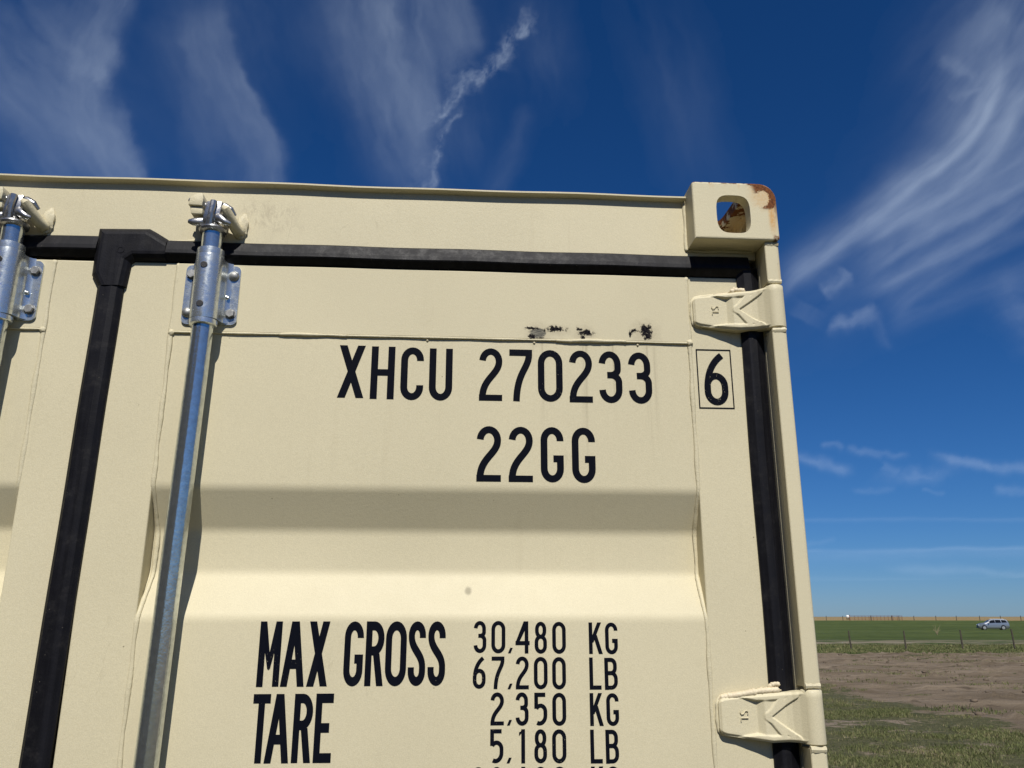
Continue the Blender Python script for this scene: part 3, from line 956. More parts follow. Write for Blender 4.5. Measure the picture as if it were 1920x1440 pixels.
# sealant squeezed out along the top edge of the two upper hinges
def squeeze(path, r0, seed, flat):
    C = catmull(path, 10)
    rnd = random.Random(seed)
    n = len(C)
    k = np.arange(n)
    wob = 0.35 * vnoise(k * 0.45, k * 0 + seed, seed) + 0.35 * vnoise(k * 0.17, k * 0 + seed, seed + 1)
    rr = r0 * (1 + 1.3 * wob) * np.clip(np.minimum(k, n - 1 - k) / 4.0, 0.25, 1)
    b = bmesh.new()
    add_tube(b, [(p[0], D - p[2], p[1]) for p in C], list(rr), 12, (flat, 1.0), (0, 1, 0), 0.05)
    return b
def catmull(P, n=6):
    P = [np.array(p, float) for p in P]
    Q = [2 * P[0] - P[1]] + P + [2 * P[-1] - P[-2]]
    out = []
    for i in range(1, len(Q) - 2):
        for k in range(n):
            t = k / n
            out.append(0.5 * (2 * Q[i] + (Q[i + 1] - Q[i - 1]) * t + (2 * Q[i - 1] - 5 * Q[i] + 4 * Q[i + 1] - Q[i + 2]) * t * t + (-Q[i - 1] + 3 * Q[i] - 3 * Q[i + 1] + Q[i + 2]) * t ** 3))
    out.append(P[-1])
    return np.array(out)
bm = squeeze([(1.100, 2.3795, .002), (1.112, 2.3815, .003), (1.126, 2.3825, .006), (1.135, 2.3870, .012), (1.1385, 2.3945, .014)], 0.0024, 3, 1.0)
merge(bm, squeeze([(1.128, 2.3835, .010), (1.140, 2.3865, .014), (1.152, 2.3860, .015), (1.158, 2.3835, .015)], 0.0046, 5, 1.0))
from_bm("sealant", bm, M_SEAL, DOOR, True)
bm = squeeze([(1.060, 1.6645, .003), (1.074, 1.6690, .006), (1.092, 1.6715, .009), (1.110, 1.6745, .012), (1.128, 1.6775, .015), (1.146, 1.6790, .017), (1.162, 1.6790, .018)], 0.0052, 8, 1.0)
merge(bm, squeeze([(1.141, 1.6810, .013), (1.147, 1.6865, .014), (1.155, 1.6885, .014), (1.163, 1.6870, .013)], 0.0036, 12, 1.0))
from_bm("sealant", bm, M_SEAL, DOOR, True)

# --- locking rods
def hex_bolt(x, z, y, dome):
    bm = bmesh.new()
    if dome:
        prof = [(0.0094, 0.0), (0.0094, -0.0012)] + [(0.0092 * cos(a), -0.0012 - 0.0062 * sin(a)) for a in (0.2, 0.5, 0.8, 1.1, 1.35, 1.5)]
        add_lathe(bm, prof, (x, y, z), 24, 'y')
    else:
        add_lathe(bm, [(0.0096, 0.0), (0.0096, -0.0010)], (x, y, z), 24, 'y')
        b = bmesh.new()
        add_lathe(b, [(0.0084, -0.0010), (0.0084, -0.0058), (0.0074, -0.0068)], (0, y, 0), 6, 'y')
        bmesh.ops.rotate(b, verts=b.verts[:], cent=(0, 0, 0), matrix=Matrix.Rotation(random.uniform(0, 1), 3, 'Y'))
        for v in b.verts:
            v.co += Vector((x, 0, z))
        merge(bm, b)
    return bm

def build_rod(sx, door_label):
    xm = 0.1740 * sx
    s = 0.030
    ya = D - s
    bm = bmesh.new()
    path, rad = [], []
    for i in range(40):
        z = lerp(2.300, 0.10, i / 39)
        path.append((xm - 0.0135 * min(1.3, (2.30 - z) / 0.72), ya, z)); rad.append(0.0183)
    add_tube(bm, path, rad, 40)
    add_tube(bm, [(xm, ya, 2.41), (xm, ya, 2.468)], 0.0180, 40)
    rod = from_bm("locking_rod", bm, M_ROD, BOX, True, 0.8)
    # bearing bracket
    bm = bmesh.new()
    z0, z1 = 2.2975, 2.4110
    # plate with rounded corners
    def rrect(xa, xb, za, zb, r, n=6):
        o = []
        for cx, cz, a0 in ((xb - r, zb - r, 0), (xa + r, zb - r, pi / 2), (xa + r, za + r, pi), (xb - r, za + r, 1.5 * pi)):
            for k in range(n + 1):
                a = a0 + pi / 2 * k / n
                o.append((cx + r * cos(a), cz + r * sin(a)))
        return o
    add_prism(bm, rrect(xm - 0.0475, xm + 0.0495, z0, z1, 0.010), 'y', D - 0.0062, D - 0.0016)
    # saddle pressed over the rod
    sec = [(-0.036, D - 0.0061), (-0.0305, D - 0.0085), (-0.0265, D - 0.0130), (-0.0245, D - 0.0200)]
    for k in range(15):
        a = pi + pi * k / 14
        sec.append((0.0242 * cos(a), ya + 0.0242 * sin(a)))
    sec += [(0.0245, D - 0.0200), (0.0265, D - 0.0130), (0.0305, D - 0.0085), (0.036, D - 0.0061)]
    nsx = [(xm + a, b) for a, b in sec]
    def saddle(i):
        t = i / 12
        z = lerp(z0 + 0.002, z1 + 0.004, t)
        e = min(t, 1 - t) * 12
        k = 1.0 if e >= 1 else 0.985
        zb = 0.0
        return [Vector((xm + (a - xm) * k, D - (D - b) * (k if b < D - .007 else 1), z + 0.006 * max(0, (D - b) / 0.054 - .4) * (1 if t > .5 else -1))) for a, b in nsx]
    add_sweep(bm, saddle, 13)
    # collars above and below
    for za, zb in ((2.4165, 2.4300), (2.2860, 2.2965)):
        add_lathe(bm, [(0.0215, za - 0.0005), (0.0236, za + 0.0010), (0.0238, (za + zb) / 2), (0.0236, zb - 0.0010), (0.0200, zb + 0.0008)], (xm, ya, 0), 40)
    # small drip nub on the right of the saddle
    add_tube(bm, [(xm + 0.030, D - 0.010, 2.348), (xm + 0.0345, D - 0.0115, 2.3475)], [0.0045, 0.0022], 10)
    br = from_bm("rod_bracket", bm, M_GALV, rod, True, 0.7)
    bm = bmesh.new()
    add_prism(bm, rrect(xm - 0.0482, xm + 0.0502, z0 - 0.0006, z1 + 0.0004, 0.011), 'y', D - 0.0015, D + 0.0005)
    from_bm("rubber_pad", bm, M_RUBBER, rod)
    k = 0
    for dx, dz, dome in ((-0.0370, 2.3925, False), (0.0382, 2.3910, sx > 0), (-0.0378, 2.3190, sx > 0), (0.0382, 2.3180, False)):
        from_bm("bolt", hex_bolt(xm + dx, dz, D - 0.0062, dome), M_BOLT, rod)
    for zz in (2.3925, 2.3195):
        bm = bmesh.new()
        add_lathe(bm, [(0.0060, 0.0), (0.0060, -0.0010), (0.0052, -0.0013)], (xm - 0.002, ya - 0.0236, zz), 20, 'y')
        pl = from_bm("grease_plug", bm, M_DARK, rod)
        bm = bmesh.new()
    # cam at the rod's top, with hooked horns
    bm = bmesh.new()
    C = lambda x, y, z: (xm + x, ya + y, z)
    add_lathe(bm, [(0.0185, 2.4625), (0.0235, 2.4645), (0.0250, 2.4685), (0.0238, 2.4715), (0.0180, 2.4745), (0.0150, 2.480), (0.0120, 2.488)], (xm, ya, 0), 32)
    cb = bmesh.new()
    add_prism(cb, [(-0.0145, -0.0175), (0.0150, -0.0165), (0.0175, 0.014), (-0.016, 0.014)], 'z', 2.480, 2.5215)
    bmesh.ops.bevel(cb, geom=cb.edges[:], offset=0.004, segments=2, profile=0.5, affect='EDGES')
    for v in cb.verts:
        v.co += Vector((xm - 0.001, ya, 0))
        v.co.x += (v.co.z - 2.50) * 0.10
    merge(bm, cb)
    # front rib
    add_tube(bm, [C(-0.004, -0.014, 2.472), C(-0.002, -0.019, 2.484), C(0.000, -0.021, 2.500), C(0.002, -0.020, 2.5180)], [0.0085, 0.0060, 0.0055, 0.0065], 10)
    # lower horns
    add_tube(bm, [C(-0.008, -0.004, 2.486), C(-0.022, -0.010, 2.4815), C(-0.034, -0.013, 2.4795), C(-0.0415, -0.012, 2.4810)], [0.009, 0.0085, 0.0070, 0.0036], 12, (1, 0.75))
    add_tube(bm, [C(0.006, -0.010, 2.492), C(0.016, -0.016, 2.486), C(0.026, -0.017, 2.4785), C(0.0335, -0.014, 2.4770)], [0.0095, 0.0080, 0.0062, 0.0040], 12, (1, 0.8))
    # upper horns
    add_tube(bm, [C(-0.006, 0.0, 2.512), C(-0.024, -0.008, 2.5170), C(-0.036, -0.010, 2.5215), C(-0.0455, -0.009, 2.5255)], [0.009, 0.0080, 0.0066, 0.0038], 12, (1, 0.8))
    add_tube(bm, [C(0.006, -0.002, 2.516), C(0.018, -0.006, 2.5150), C(0.028, -0.004, 2.5100), C(0.034, 0.004, 2.5020)], [0.008, 0.0075, 0.0066, 0.0045], 12, (1, 0.8))
    from_bm("locking_cam", bm, M_CAM, rod, True, 0.6)
    # painted keepers welded to the header
    bm = bmesh.new()
    kb = bmesh.new()
    add_prism(kb, [(-0.0425, 2.5085), (-0.0170, 2.5075), (-0.0160, 2.5215), (-0.0185, 2.5330), (-0.0290, 2.5320), (-0.0400, 2.5240)], 'y', -0.0235, 0.0295)
    bmesh.ops.bevel(kb, geom=kb.edges[:], offset=0.0022, segments=2, profile=0.5, affect='EDGES')
    for v in kb.verts: v.co += Vector((xm, ya, 0))
    merge(bm, kb)
    kb = bmesh.new()
    add_prism(kb, [(-0.0370, 2.4930), (-0.0165, 2.4930), (-0.0175, 2.5074), (-0.0400, 2.5074)], 'y', -0.0190, 0.0295)
    bmesh.ops.bevel(kb, geom=kb.edges[:], offset=0.0018, segments=2, profile=0.5, affect='EDGES')
    for v in kb.verts: v.co += Vector((xm, ya, 0))
    merge(bm, kb)
    add_tube(bm, [C(0.0205, -0.021, 2.5050), C(0.0240, -0.022, 2.5030), C(0.0295, -0.012, 2.4930), C(0.0345, 0.004, 2.4835), C(0.0375, 0.018, 2.4800), C(0.0385, 0.029, 2.4800)], [0.0060, 0.0092, 0.0104, 0.0112, 0.0116, 0.0118], 12, (0.85, 1.1))
    add_tube(bm, [C(0.020, -0.015, 2.4985), C(0.0270, -0.006, 2.4880), C(0.034, 0.010, 2.4770), C(0.037, 0.026, 2.4740)], [0.005, 0.0062, 0.0066, 0.0066], 10)
    add_blob(bm, C(0.0430, 0.0270, 2.4950), (0.0110, 0.0075, 0.0210), 5, 0.35)
    add_blob(bm, C(0.0420, 0.0280, 2.4790), (0.0095, 0.0065, 0.0120), 6, 0.35)
    add_blob(bm, C(-0.0285, 0.0285, 2.5165), (0.0180, 0.0045, 0.0190), 7, 0.25)
    from_bm("cam_keeper", bm, M_WELD, HEAD, True, 0.7)
    return rod
build_rod(1, "")
build_rod(-1, "")

# --- lettering -------------------------------------------------------------
def bez(p0, p1, p2, p3, n=14):
    return [tuple((1 - t) ** 3 * a + 3 * t * (1 - t) ** 2 * b + 3 * t * t * (1 - t) * c + t ** 3 * d for a, b, c, d in zip(p0, p1, p2, p3)) for t in (i / n for i in range(n + 1))]
def arc(cx, cy, rx, ry, a0, a1, n=14):
    return [(cx + rx * cos(R(a0 + (a1 - a0) * i / n)), cy + ry * sin(R(a0 + (a1 - a0) * i / n))) for i in range(n + 1)]

def glyph(ch, w, h, t):
    """strokes: ('l', centre line, closed) with thickness t, or ('p', polygon)"""
    a, b, c, d = t / 2, w - t / 2, t / 2, h - t / 2
    xc, rx = w / 2, (w - t) / 2
    ry = min(rx * 1.25, h * 0.2)
    hw = t * 0.53
    P, L = [], []
    def bar(x0, y0, x1, y1): P.append([(x0, y0), (x1, y0), (x1, y1), (x0, y1)])
    def diag(x0, y0, x1, y1, k=1.0): P.append([(x0 - hw * k, y0), (x0 + hw * k, y0), (x1 + hw * k, y1), (x1 - hw * k, y1)])
    if ch in '0O':
        L.append((arc(xc, d - ry, rx, ry, 0, 180) + arc(xc, c + ry, rx, ry, 180, 360), True))
    elif ch == 'C':
        L.append(([(b, d - ry - .01 * h)] + arc(xc, d - ry, rx, ry, 0, 180) + arc(xc, c + ry, rx, ry, 180, 360) + [(b, c + ry + .035 * h)], False))
    elif ch == 'G':
        L.append(([(b, d - ry - .01 * h)] + arc(xc, d - ry, rx, ry, 0, 180) + arc(xc, c + ry, rx, ry, 180, 360) + [(b, .485 * h)], False))
        bar(xc + .05 * w, .485 * h - t, w - t * .5, .485 * h)
    elif ch == 'U':
        L.append(([(a, h)] + arc(xc, c + ry, rx, ry, 180, 360) + [(b, h)], False))
    elif ch == 'X':
        diag(hw * 1.05, 0, w - hw * 1.05, h, 1.05); diag(w - hw * 1.05, 0, hw * 1.05, h, 1.05)
    elif ch == 'H':
        bar(0, 0, t, h); bar(w - t, 0, w, h); bar(t, .5 * h - t * .45, w - t, .5 * h + t * .5)
    elif ch == 'M':
        bar(0, 0, t, h); bar(w - t, 0, w, h)
        P.append([(0, h), (t, h), (xc + t * .22, .38 * h), (xc + .0 * w, .25 * h), (xc - t * .22, .25 * h + .02 * h)])
        P.append([(w, h), (w - t, h), (xc - t * .22, .38 * h), (xc, .25 * h), (xc + t * .22, .25 * h + .02 * h)])
    elif ch == 'A':
        diag(hw, 0, xc - .02 * w, h, 1.0); diag(w - hw, 0, xc + .02 * w, h, 1.0); bar(w * .2, .27 * h, w * .8, .27 * h + t)
    elif ch == 'T':
        bar(0, h - t, w, h); bar(xc - t / 2, 0, xc + t / 2, h - t)
    elif ch == 'E':
        bar(0, 0, t, h); bar(t, h - t, w, h); bar(t, 0, w, t); bar(t, .5 * h - t * .5, w * .82, .5 * h + t * .5)
    elif ch == 'L':
        bar(0, 0, t, h); bar(t, 0, w, t)
    elif ch == 'R':
        bar(0, 0, t, h)
        r2 = (h - .47 * h) / 2 - t / 2
        L.append(([(t, d)] + [(xc - .05 * w, d)] + arc(xc - .05 * w, d - r2, b - xc + .05 * w, r2, 90, -90) + [(t, d - 2 * r2)], False))
        diag(w - hw, 0, xc + .08 * w, .5 * h, 1.0)
    elif ch == 'B':
        bar(0, 0, t, h)
        m = .52 * h
        r1, r2 = (d - m) / 2, (m - c) / 2
        bu = b - .05 * w
        L.append(([(t, d), (xc - .05 * w, d)] + arc(xc, d - r1 * .8, bu - xc, r1 * .8, 90, 0, 8) + arc(xc, m + r1 * .8, bu - xc, r1 * .8, 0, -90, 8) + [(t, m)], False))
        L.append(([(t, m), (xc - .05 * w, m)] + arc(xc, m - r2 * .8, b - xc, r2 * .8, 90, 0, 8) + arc(xc, c + r2 * .8, b - xc, r2 * .8, 0, -90, 8) + [(t, c)], False))
    elif ch == 'K':
        bar(0, 0, t, h)
        diag(t * .7, .36 * h, w - hw * 1.5, h, 1.0); diag(w - hw, 0, t + .18 * w, .60 * h, 1.0)
    elif ch == 'S':
        L.append(([(b, d - ry - .035 * h)] + arc(xc, d - ry, rx, ry, 0, 180) + bez((a, d - ry), (a, .55 * h), (b, .50 * h), (b, c + ry + .06 * h), 18) + arc(xc, c + ry, rx, ry, 0, -180) + [(a, c + ry + .06 * h)], False))
    elif ch == '2':
        L.append((arc(xc, d - ry, rx, ry, 175, 0) + bez((b, d - ry), (b, .50 * h), (a, .42 * h), (a + .01 * w, t * .5), 20) + [(a + .01 * w, 0)], False))
        bar(0, 0, w, t * .94)
    elif ch == '7':
        bar(0, h - t, w, h)
        P7 = bez((b, h - t), (b - .05 * w, .62 * h), (.34 * w, .55 * h), (.31 * w, 0), 16)
        L.append((P7, False))
    elif ch == '3':
        bu = b - .04 * w
        m = .535 * h
        rm = h * .12
        L.append((arc(xc - .02 * w, d - ry, bu - xc + .02 * w, ry, 175, 0) + [(bu, m + rm)] + arc(bu - rx * .9, m + rm - .005 * h, rx * .9, rm - .005 * h, 0, -80, 8) + [(.36 * w, m)], False))
        L.append(([(.36 * w, m), (bu - rx * .9, m)] + arc(b - rx * .95, m - rm * 1.15, rx * .95, rm * 1.15, 80, 0, 8) + arc(xc, c + ry, rx, ry, 0, -178), False))
    elif ch == '6':
        ym = .62 * h - t / 2
        L.append((arc(xc, ym - ry, rx, ry, 0, 180) + arc(xc, c + ry, rx, ry, 180, 360), True))
        L.append((bez((a, .34 * h), (a + .02 * w, .62 * h), (.42 * w, .84 * h), (.80 * w, h - t * .35), 18), False))
    elif ch == '5':
        bar(t * .0, h - t, w * .86, h); bar(0, .51 * h, t, h - t)
        L.append((arc(xc - .02 * w, .665 * h - t / 2 - ry * 1.0, rx * 1.0 + .02 * w, ry * 1.0, 150, 0) + [(b, c + ry * 1.3)] + arc(xc - .1 * w, c + ry * 1.3, b - xc + .1 * w, ry * 1.3, 0, -115, 12), False))
    elif ch == '8':
        m = .53 * h
        bu = rx * .88
        ryu = min(ry, (d - m) * .5)
        L.append((arc(xc, d - ryu, bu, ryu, 0, 180) + arc(xc, m + ryu, bu, ryu, 180, 360), True))
        L.append((arc(xc, m - ryu, rx, ryu, 0, 180) + arc(xc, c + ryu, rx, ryu, 180, 360), True))
    elif ch == '4':
        xv = .78 * w
        bar(xv - t / 2, 0, xv + t / 2, h); bar(0, .26 * h, w, .26 * h + t)
        P.append([(0, .26 * h + t * .6), (t * .95, .26 * h + t * .6), (xv + t / 2, h - t * .4), (xv + t / 2, h), (xv - t * .75, h)])
    elif ch == '1':
        bar(w - t, 0, w, h)
        P.append([(0, h - t * 1.6), (w - t, h - t * 1.0), (w - t, h), (w * .45, h), (w * .28, h - t * .55), (0, h - t * .75)])
    elif ch == ',':
        P.append([(0, 0), (w * .55, 0), (w, h), (w * .45, h)])
    return P, L

LAY = [0]
def add_glyph(bm, ch, x0, x1, zt, zb, t, ys=1.0, y0=None):
    w, h = (x1 - x0), (zt - zb) / ys
    P, L = glyph(ch, w, h, t)
    def put(poly):
        LAY[0] = (LAY[0] + 1) % 7
        y = y0 - 0.00005 * LAY[0]
        vs = [bm.verts.new((x0 + px, y, zb + pz * ys)) for px, pz in poly]
        f = bm.faces.new(vs)
        f.normal_update()
        if f.normal.y > 0: f.normal_flip()
    for poly in P:
        put(poly)
    for pts, closed in L:
        LAY[0] = (LAY[0] + 1) % 7
        y = y0 - 0.00005 * LAY[0]
        q = [pts[0]]
        for p in pts[1:]:
            if math.hypot(p[0] - q[-1][0], p[1] - q[-1][1]) > 1e-5: q.append(p)
        if closed and math.hypot(q[0][0] - q[-1][0], q[0][1] - q[-1][1]) < 1e-5: q.pop()
        n = len(q)
        lv, rv = [], []
        for i in range(n):
            pa = q[i - 1] if (i > 0 or closed) else q[i]
            pb = q[(i + 1) % n] if (i < n - 1 or closed) else q[i]
            if pa == q[i]: pa = (2 * q[i][0] - pb[0], 2 * q[i][1] - pb[1])
            if pb == q[i]: pb = (2 * q[i][0] - pa[0], 2 * q[i][1] - pa[1])
            e1 = Vector((q[i][0] - pa[0], q[i][1] - pa[1])).normalized()
            e2 = Vector((pb[0] - q[i][0], pb[1] - q[i][1])).normalized()
            nn = Vector((-(e1 + e2).y, (e1 + e2).x))
            nn.normalize()
            k = 1 / max(0.5, nn.dot(Vector((-e1.y, e1.x))))
            o = nn * (t / 2 * k)
            lv.append(bm.verts.new((x0 + q[i][0] + o.x, y, zb + (q[i][1] + o.y) * ys)))
            rv.append(bm.verts.new((x0 + q[i][0] - o.x, y, zb + (q[i][1] - o.y) * ys)))
        for i in range(n if closed else n - 1):
            j = (i + 1) % n
            f = bm.faces.new((lv[i], rv[i], rv[j], lv[j]))
            f.normal_update()
            if f.normal.y > 0: f.normal_flip()

def lettering(items, t, ys, label, y0=D + 0.0008):
    bm = bmesh.new()
    for ch, x0, x1, zt, zb in items:
        add_glyph(bm, ch, x0 / 1000, x1 / 1000, zt / 1000, zb / 1000, t, ys, y0)
    me = bpy.data.meshes.new("lettering")
    bm.to_mesh(me); bm.free()
    o = link("lettering", me, M_BLACK, DOOR)
    o['label'] = label
    return o

lettering([('X', 408.5, 455.0, 2266.3, 2168.6), ('H', 466.0, 508.3, 2265.4, 2167.4), ('C', 519.2, 560.0, 2264.9, 2166.6), ('U', 570.0, 611.8, 2263.9, 2166.3)],
          0.0124, 1.0, "black owner code letters XHCU")
lettering([('2', 659.8, 701.7, 2266.3, 2167.6), ('7', 714.4, 756.1, 2265.2, 2167.7), ('0', 766.3, 811.5, 2265.3, 2167.9), ('2', 823.6, 866.0, 2265.8, 2167.6), ('3', 878.2, 920.8, 2265.5, 2167.3), ('3', 932.6, 975.6, 2264.5, 2167.1)],
          0.0120, 1.0, "black serial number 270233")
lettering([('2', 656.9, 699.9, 2120.9, 2022.2), ('2', 713.4, 756.2, 2120.7, 2021.8), ('G', 770.0, 811.0, 2120.9, 2021.9), ('G', 825.6, 867.5, 2120.7, 2021.5)],
          0.0122, 1.0, "black size code 22GG")
lettering([('M', 308.0, 343.4, 1788, 1687.3), ('A', 345.7, 383.4, 1788, 1687.3), ('X', 387.2, 420.2, 1788, 1687.4)], 0.0103, 1.38, "bold black word MAX")
lettering([('G', 445.0, 475.9, 1788, 1687.3), ('R', 479.6, 509.5, 1788, 1687.6), ('O', 512.0, 546.1, 1788.1, 1687.4), ('S', 548.9, 577.2, 1788, 1687.3), ('S', 581.0, 609.7, 1788, 1687.3)],
          0.0101, 1.38, "bold black word GROSS")
lettering([('T', 306.0, 333.3, 1676.4, 1574.5), ('A', 329.0, 367.0, 1676.4, 1574.3), ('R', 371.0, 401.0, 1676.5, 1574.2), ('E', 404.8, 432.8, 1676.6, 1574.2)],
          0.0102, 1.38, "bold black word TARE")
def weights(items, label):
    k = next(i for i, it in enumerate(items) if it[0] in 'KL')
    lettering(items[:k], 0.0062, 1.0, label.rsplit(' ', 1)[0])
    lettering(items[k:], 0.0062, 1.0, 'black unit letters ' + label.rsplit(' ', 1)[1])
weights([('3', 655.8, 676.8, 1788.6, 1738.0), ('0', 685.0, 708.3, 1788.6, 1737.5), (',', 712.7, 720.6, 1746.0, 1737.5), ('4', 725.0, 748.7, 1788.0, 1737.2), ('8', 756.9, 777.5, 1787.4, 1736.7), ('0', 786.4, 809.2, 1787.2, 1736.5), ('K', 847.8, 870.7, 1786.2, 1736.1), ('G', 875.3, 896.5, 1786.0, 1735.4)], "black weight 30,480 KG")
weights([('6', 655.0, 676.1, 1732.3, 1682.6), ('7', 685.7, 706.9, 1732.3, 1682.1), (',', 712.0, 720.0, 1690.2, 1681.8), ('2', 725.5, 746.9, 1732.2, 1681.7), ('0', 755.3, 778.0, 1731.5, 1681.3), ('0', 785.6, 808.4, 1731.2, 1680.9), ('L', 847.3, 867.1, 1730.4, 1680.4), ('B', 872.6, 894.5, 1729.8, 1680.0)], "black weight 67,200 LB")
weights([('2', 684.4, 706.2, 1676.8, 1626.9), (',', 711.1, 719.2, 1634.9, 1626.5), ('3', 725.2, 746.3, 1676.6, 1626.3), ('5', 755.7, 776.8, 1676.0, 1626.1), ('0', 785.1, 807.8, 1675.6, 1625.5), ('K', 846.7, 869.0, 1674.9, 1624.9), ('G', 873.9, 894.6, 1674.5, 1624.5)], "black weight 2,350 KG")
weights([('5', 684.2, 705.6, 1621.1, 1570.9), (',', 710.6, 718.8, 1578.7, 1570.5), ('1', 730.6, 740.4, 1620.7, 1570.3), ('8', 755.2, 775.7, 1620.4, 1570.0), ('0', 784.1, 807.1, 1620.1, 1569.6), ('L', 846.1, 865.8, 1619.2, 1568.9), ('B', 871.0, 892.6, 1618.8, 1568.4)], "black weight 5,180 LB")
weights([('2', 655.0, 676.5, 1565.2, 1514.0), ('8', 684.2, 705.6, 1565.2, 1514.0), (',', 710.6, 718.8, 1522.7, 1514.0), ('1', 730.6, 740.4, 1565.0, 1514.0), ('3', 755.2, 775.7, 1564.8, 1514.0), ('0', 784.1, 807.1, 1564.6, 1514.0), ('K', 846.1, 867.8, 1564.2, 1513.0), ('G', 871.0, 892.6, 1564.0, 1513.0)], "black weight 28,130 KG")
# check digit in its box, on the door frame
lettering([('6', 1072.5, 1116.8, 2265.6, 2166.5)], 0.0120, 1.0, "black check digit 6", D - 0.0008)
bm = bmesh.new()
xa, xb, za, zb, tw = 1.0604, 1.1262, 2.1597, 2.2731, 0.0022
for q in ((xa, xb, zb - tw, zb), (xa, xb, za, za + tw), (xa, xa + tw, za + tw, zb - tw), (xb - tw, xb, za + tw, zb - tw)):
    bm.faces.new([bm.verts.new(v) for v in ((q[0], D - .0008, q[2]), (q[1], D - .0008, q[2]), (q[1], D - .0008, q[3]), (q[0], D - .0008, q[3]))])
o = from_bm("lettering_box", bm, M_BLACK, DOOR)
o['label'] = "thin black box round the check digit"

# --- the rest of the box: sill, roof, walls
bm = bmesh.new()
add_box(bm, -1.189, 1.189, D - 0.002, D + 0.12, 0.05, 0.155, 0.003)
from_bm("door_sill", bm, M_PAINT, BOX)
def corrugated(name, n0, n1, fn, mat):
    bm = bmesh.new()
    u = []
    p = 0.278
    s = n0
    while s < n1:
        u += [(s, 0), (s + .072, 0), (s + .14, .036), (s + .21, .036)]
        s += p
    u.append((n1, 0))
    u = [(min(a, n1), b) for a, b in u]
    lo = [bm.verts.new(fn(a, b, 0)) for a, b in u]
    hi = [bm.verts.new(fn(a, b, 1)) for a, b in u]
    for i in range(len(u) - 1):
        if u[i + 1][0] - u[i][0] > 1e-6:
            bm.faces.new((lo[i], lo[i + 1], hi[i + 1], hi[i]))
    return from_bm(name, bm, mat, BOX)
for sx in (1, -1):
    corrugated("side_wall", 0.16, 5.90, lambda a, b, k: (sx * (1.212 - b), a, (0.155, 2.530)[k]), M_PAINT)
    bm = bmesh.new()
    add_box(bm, sx * 1.190 - .026, sx * 1.190 + .026, 0.1785, 5.879, 2.530, 2.578, 0.003)
    from_bm("top_rail", bm, M_PAINT, BOX)
    bm = bmesh.new()
    add_box(bm, sx * 1.190 - .026, sx * 1.190 + .026, 0.1785, 5.879, 0.03, 0.155, 0.003)
    from_bm("bottom_rail", bm, M_PAINT, BOX)
corrugated("end_wall", -1.15, 1.15, lambda a, b, k: (a, 6.040 - b, (0.10, 2.55)[k]), M_PAINT)
corrugated("roof", 0.145, 5.95, lambda a, b, k: ((-1.163, 1.163)[k], a, 2.576 - b * 0.5), M_PAINT)
bm = bmesh.new()
add_box(bm, -1.16, 1.16, 0.12, 5.95, 0.10, 0.14)
from_bm("floor_deck", bm, plain("floor_board", (0.12, 0.08, 0.05), 0.8), BOX)

# guessed dark containers, added unseen behind and left of camera to darken rod reflections
M_DKG = plain("dark_green_paint", (0.028, 0.036, 0.034), 0.45, 0, 0.2, 3, 0.3, 0.004)
def unseen_container(z0, label, place=None):
    x0, x1, y0, y1, h = -12.6, -0.41, -10.2, -7.76, 2.59
    root = empty("shipping_container", ((x0 + x1) / 2, (y0 + y1) / 2, z0), label, "container", "unseen dark containers added for the rods to mirror")
    o = Vector(root.location)
    def put(name, fill):
        b = bmesh.new()
        fill(b)
        for v in b.verts: v.co -= o - Vector((0, 0, z0))
        from_bm(name, b, M_DKG, root)
    for yy, sgn in ((y1, 1), (y0, -1)):
        def wall(b):
            lo, hi = [], []
            n = int((x1 - x0 - .3) / .139)
            for i in range(n + 1):
                d = 0.036 if (i // 2) % 2 else 0.006
                p = (x0 + .15 + (x1 - x0 - .3) * i / n, yy - sgn * d)
                lo.append(b.verts.new((*p, .15))); hi.append(b.verts.new((*p, h - .06)))
            for i in range(n):
                b.faces.new((lo[i], lo[i + 1], hi[i + 1], hi[i]))
        put("side_wall", wall)
        put("top_rail", lambda b: add_box(b, x0 + .18, x1 - .18, yy - .03, yy + .03, h - .065, h - .01, .004))
        put("bottom_rail", lambda b: add_box(b, x0 + .18, x1 - .18, yy - .03, yy + .03, .03, .155, .004))
    for xx in (x0, x1):
        put("end_wall", lambda b: add_box(b, xx - .03, xx + .03, y0 + .16, y1 - .16, .1, h - .03, .004))
        for yy in (y0, y1):
            sx, sy = (1 if xx == x0 else -1), (1 if yy == y0 else -1)
            put("corner_post", lambda b: add_box(b, min(xx, xx + sx * .15), max(xx, xx + sx * .15), min(yy, yy + sy * .15), max(yy, yy + sy * .15), .119, h - .119, .006))
            for za in (0.0, h - .118):
                put("corner_casting", lambda b: add_box(b, min(xx, xx + sx * .178), max(xx, xx + sx * .178), min(yy, yy + sy * .162), max(yy, yy + sy * .162), za, za + .118, .008))
    put("roof", lambda b: add_box(b, x0 + .1, x1 - .1, y0 + .04, y1 - .04, h - .045, h - .012))
    if place:
        root.location = (place[0], place[1], z0)
        root.rotation_euler.z = R(place[2])
unseen_container(0.0, "lower of two long unseen dark green containers added for the rods to mirror, facing the cream doors")
unseen_container(2.592, "upper of two long unseen dark green containers added for the rods to mirror, facing the cream doors")
unseen_container(0.0, "lower of two long unseen dark green containers added left of the cream one for the rods to mirror", (-6.6, -1.2, 90))
unseen_container(2.592, "upper of two long unseen dark green containers added left of the cream one for the rods to mirror", (-6.6, -1.2, 90))

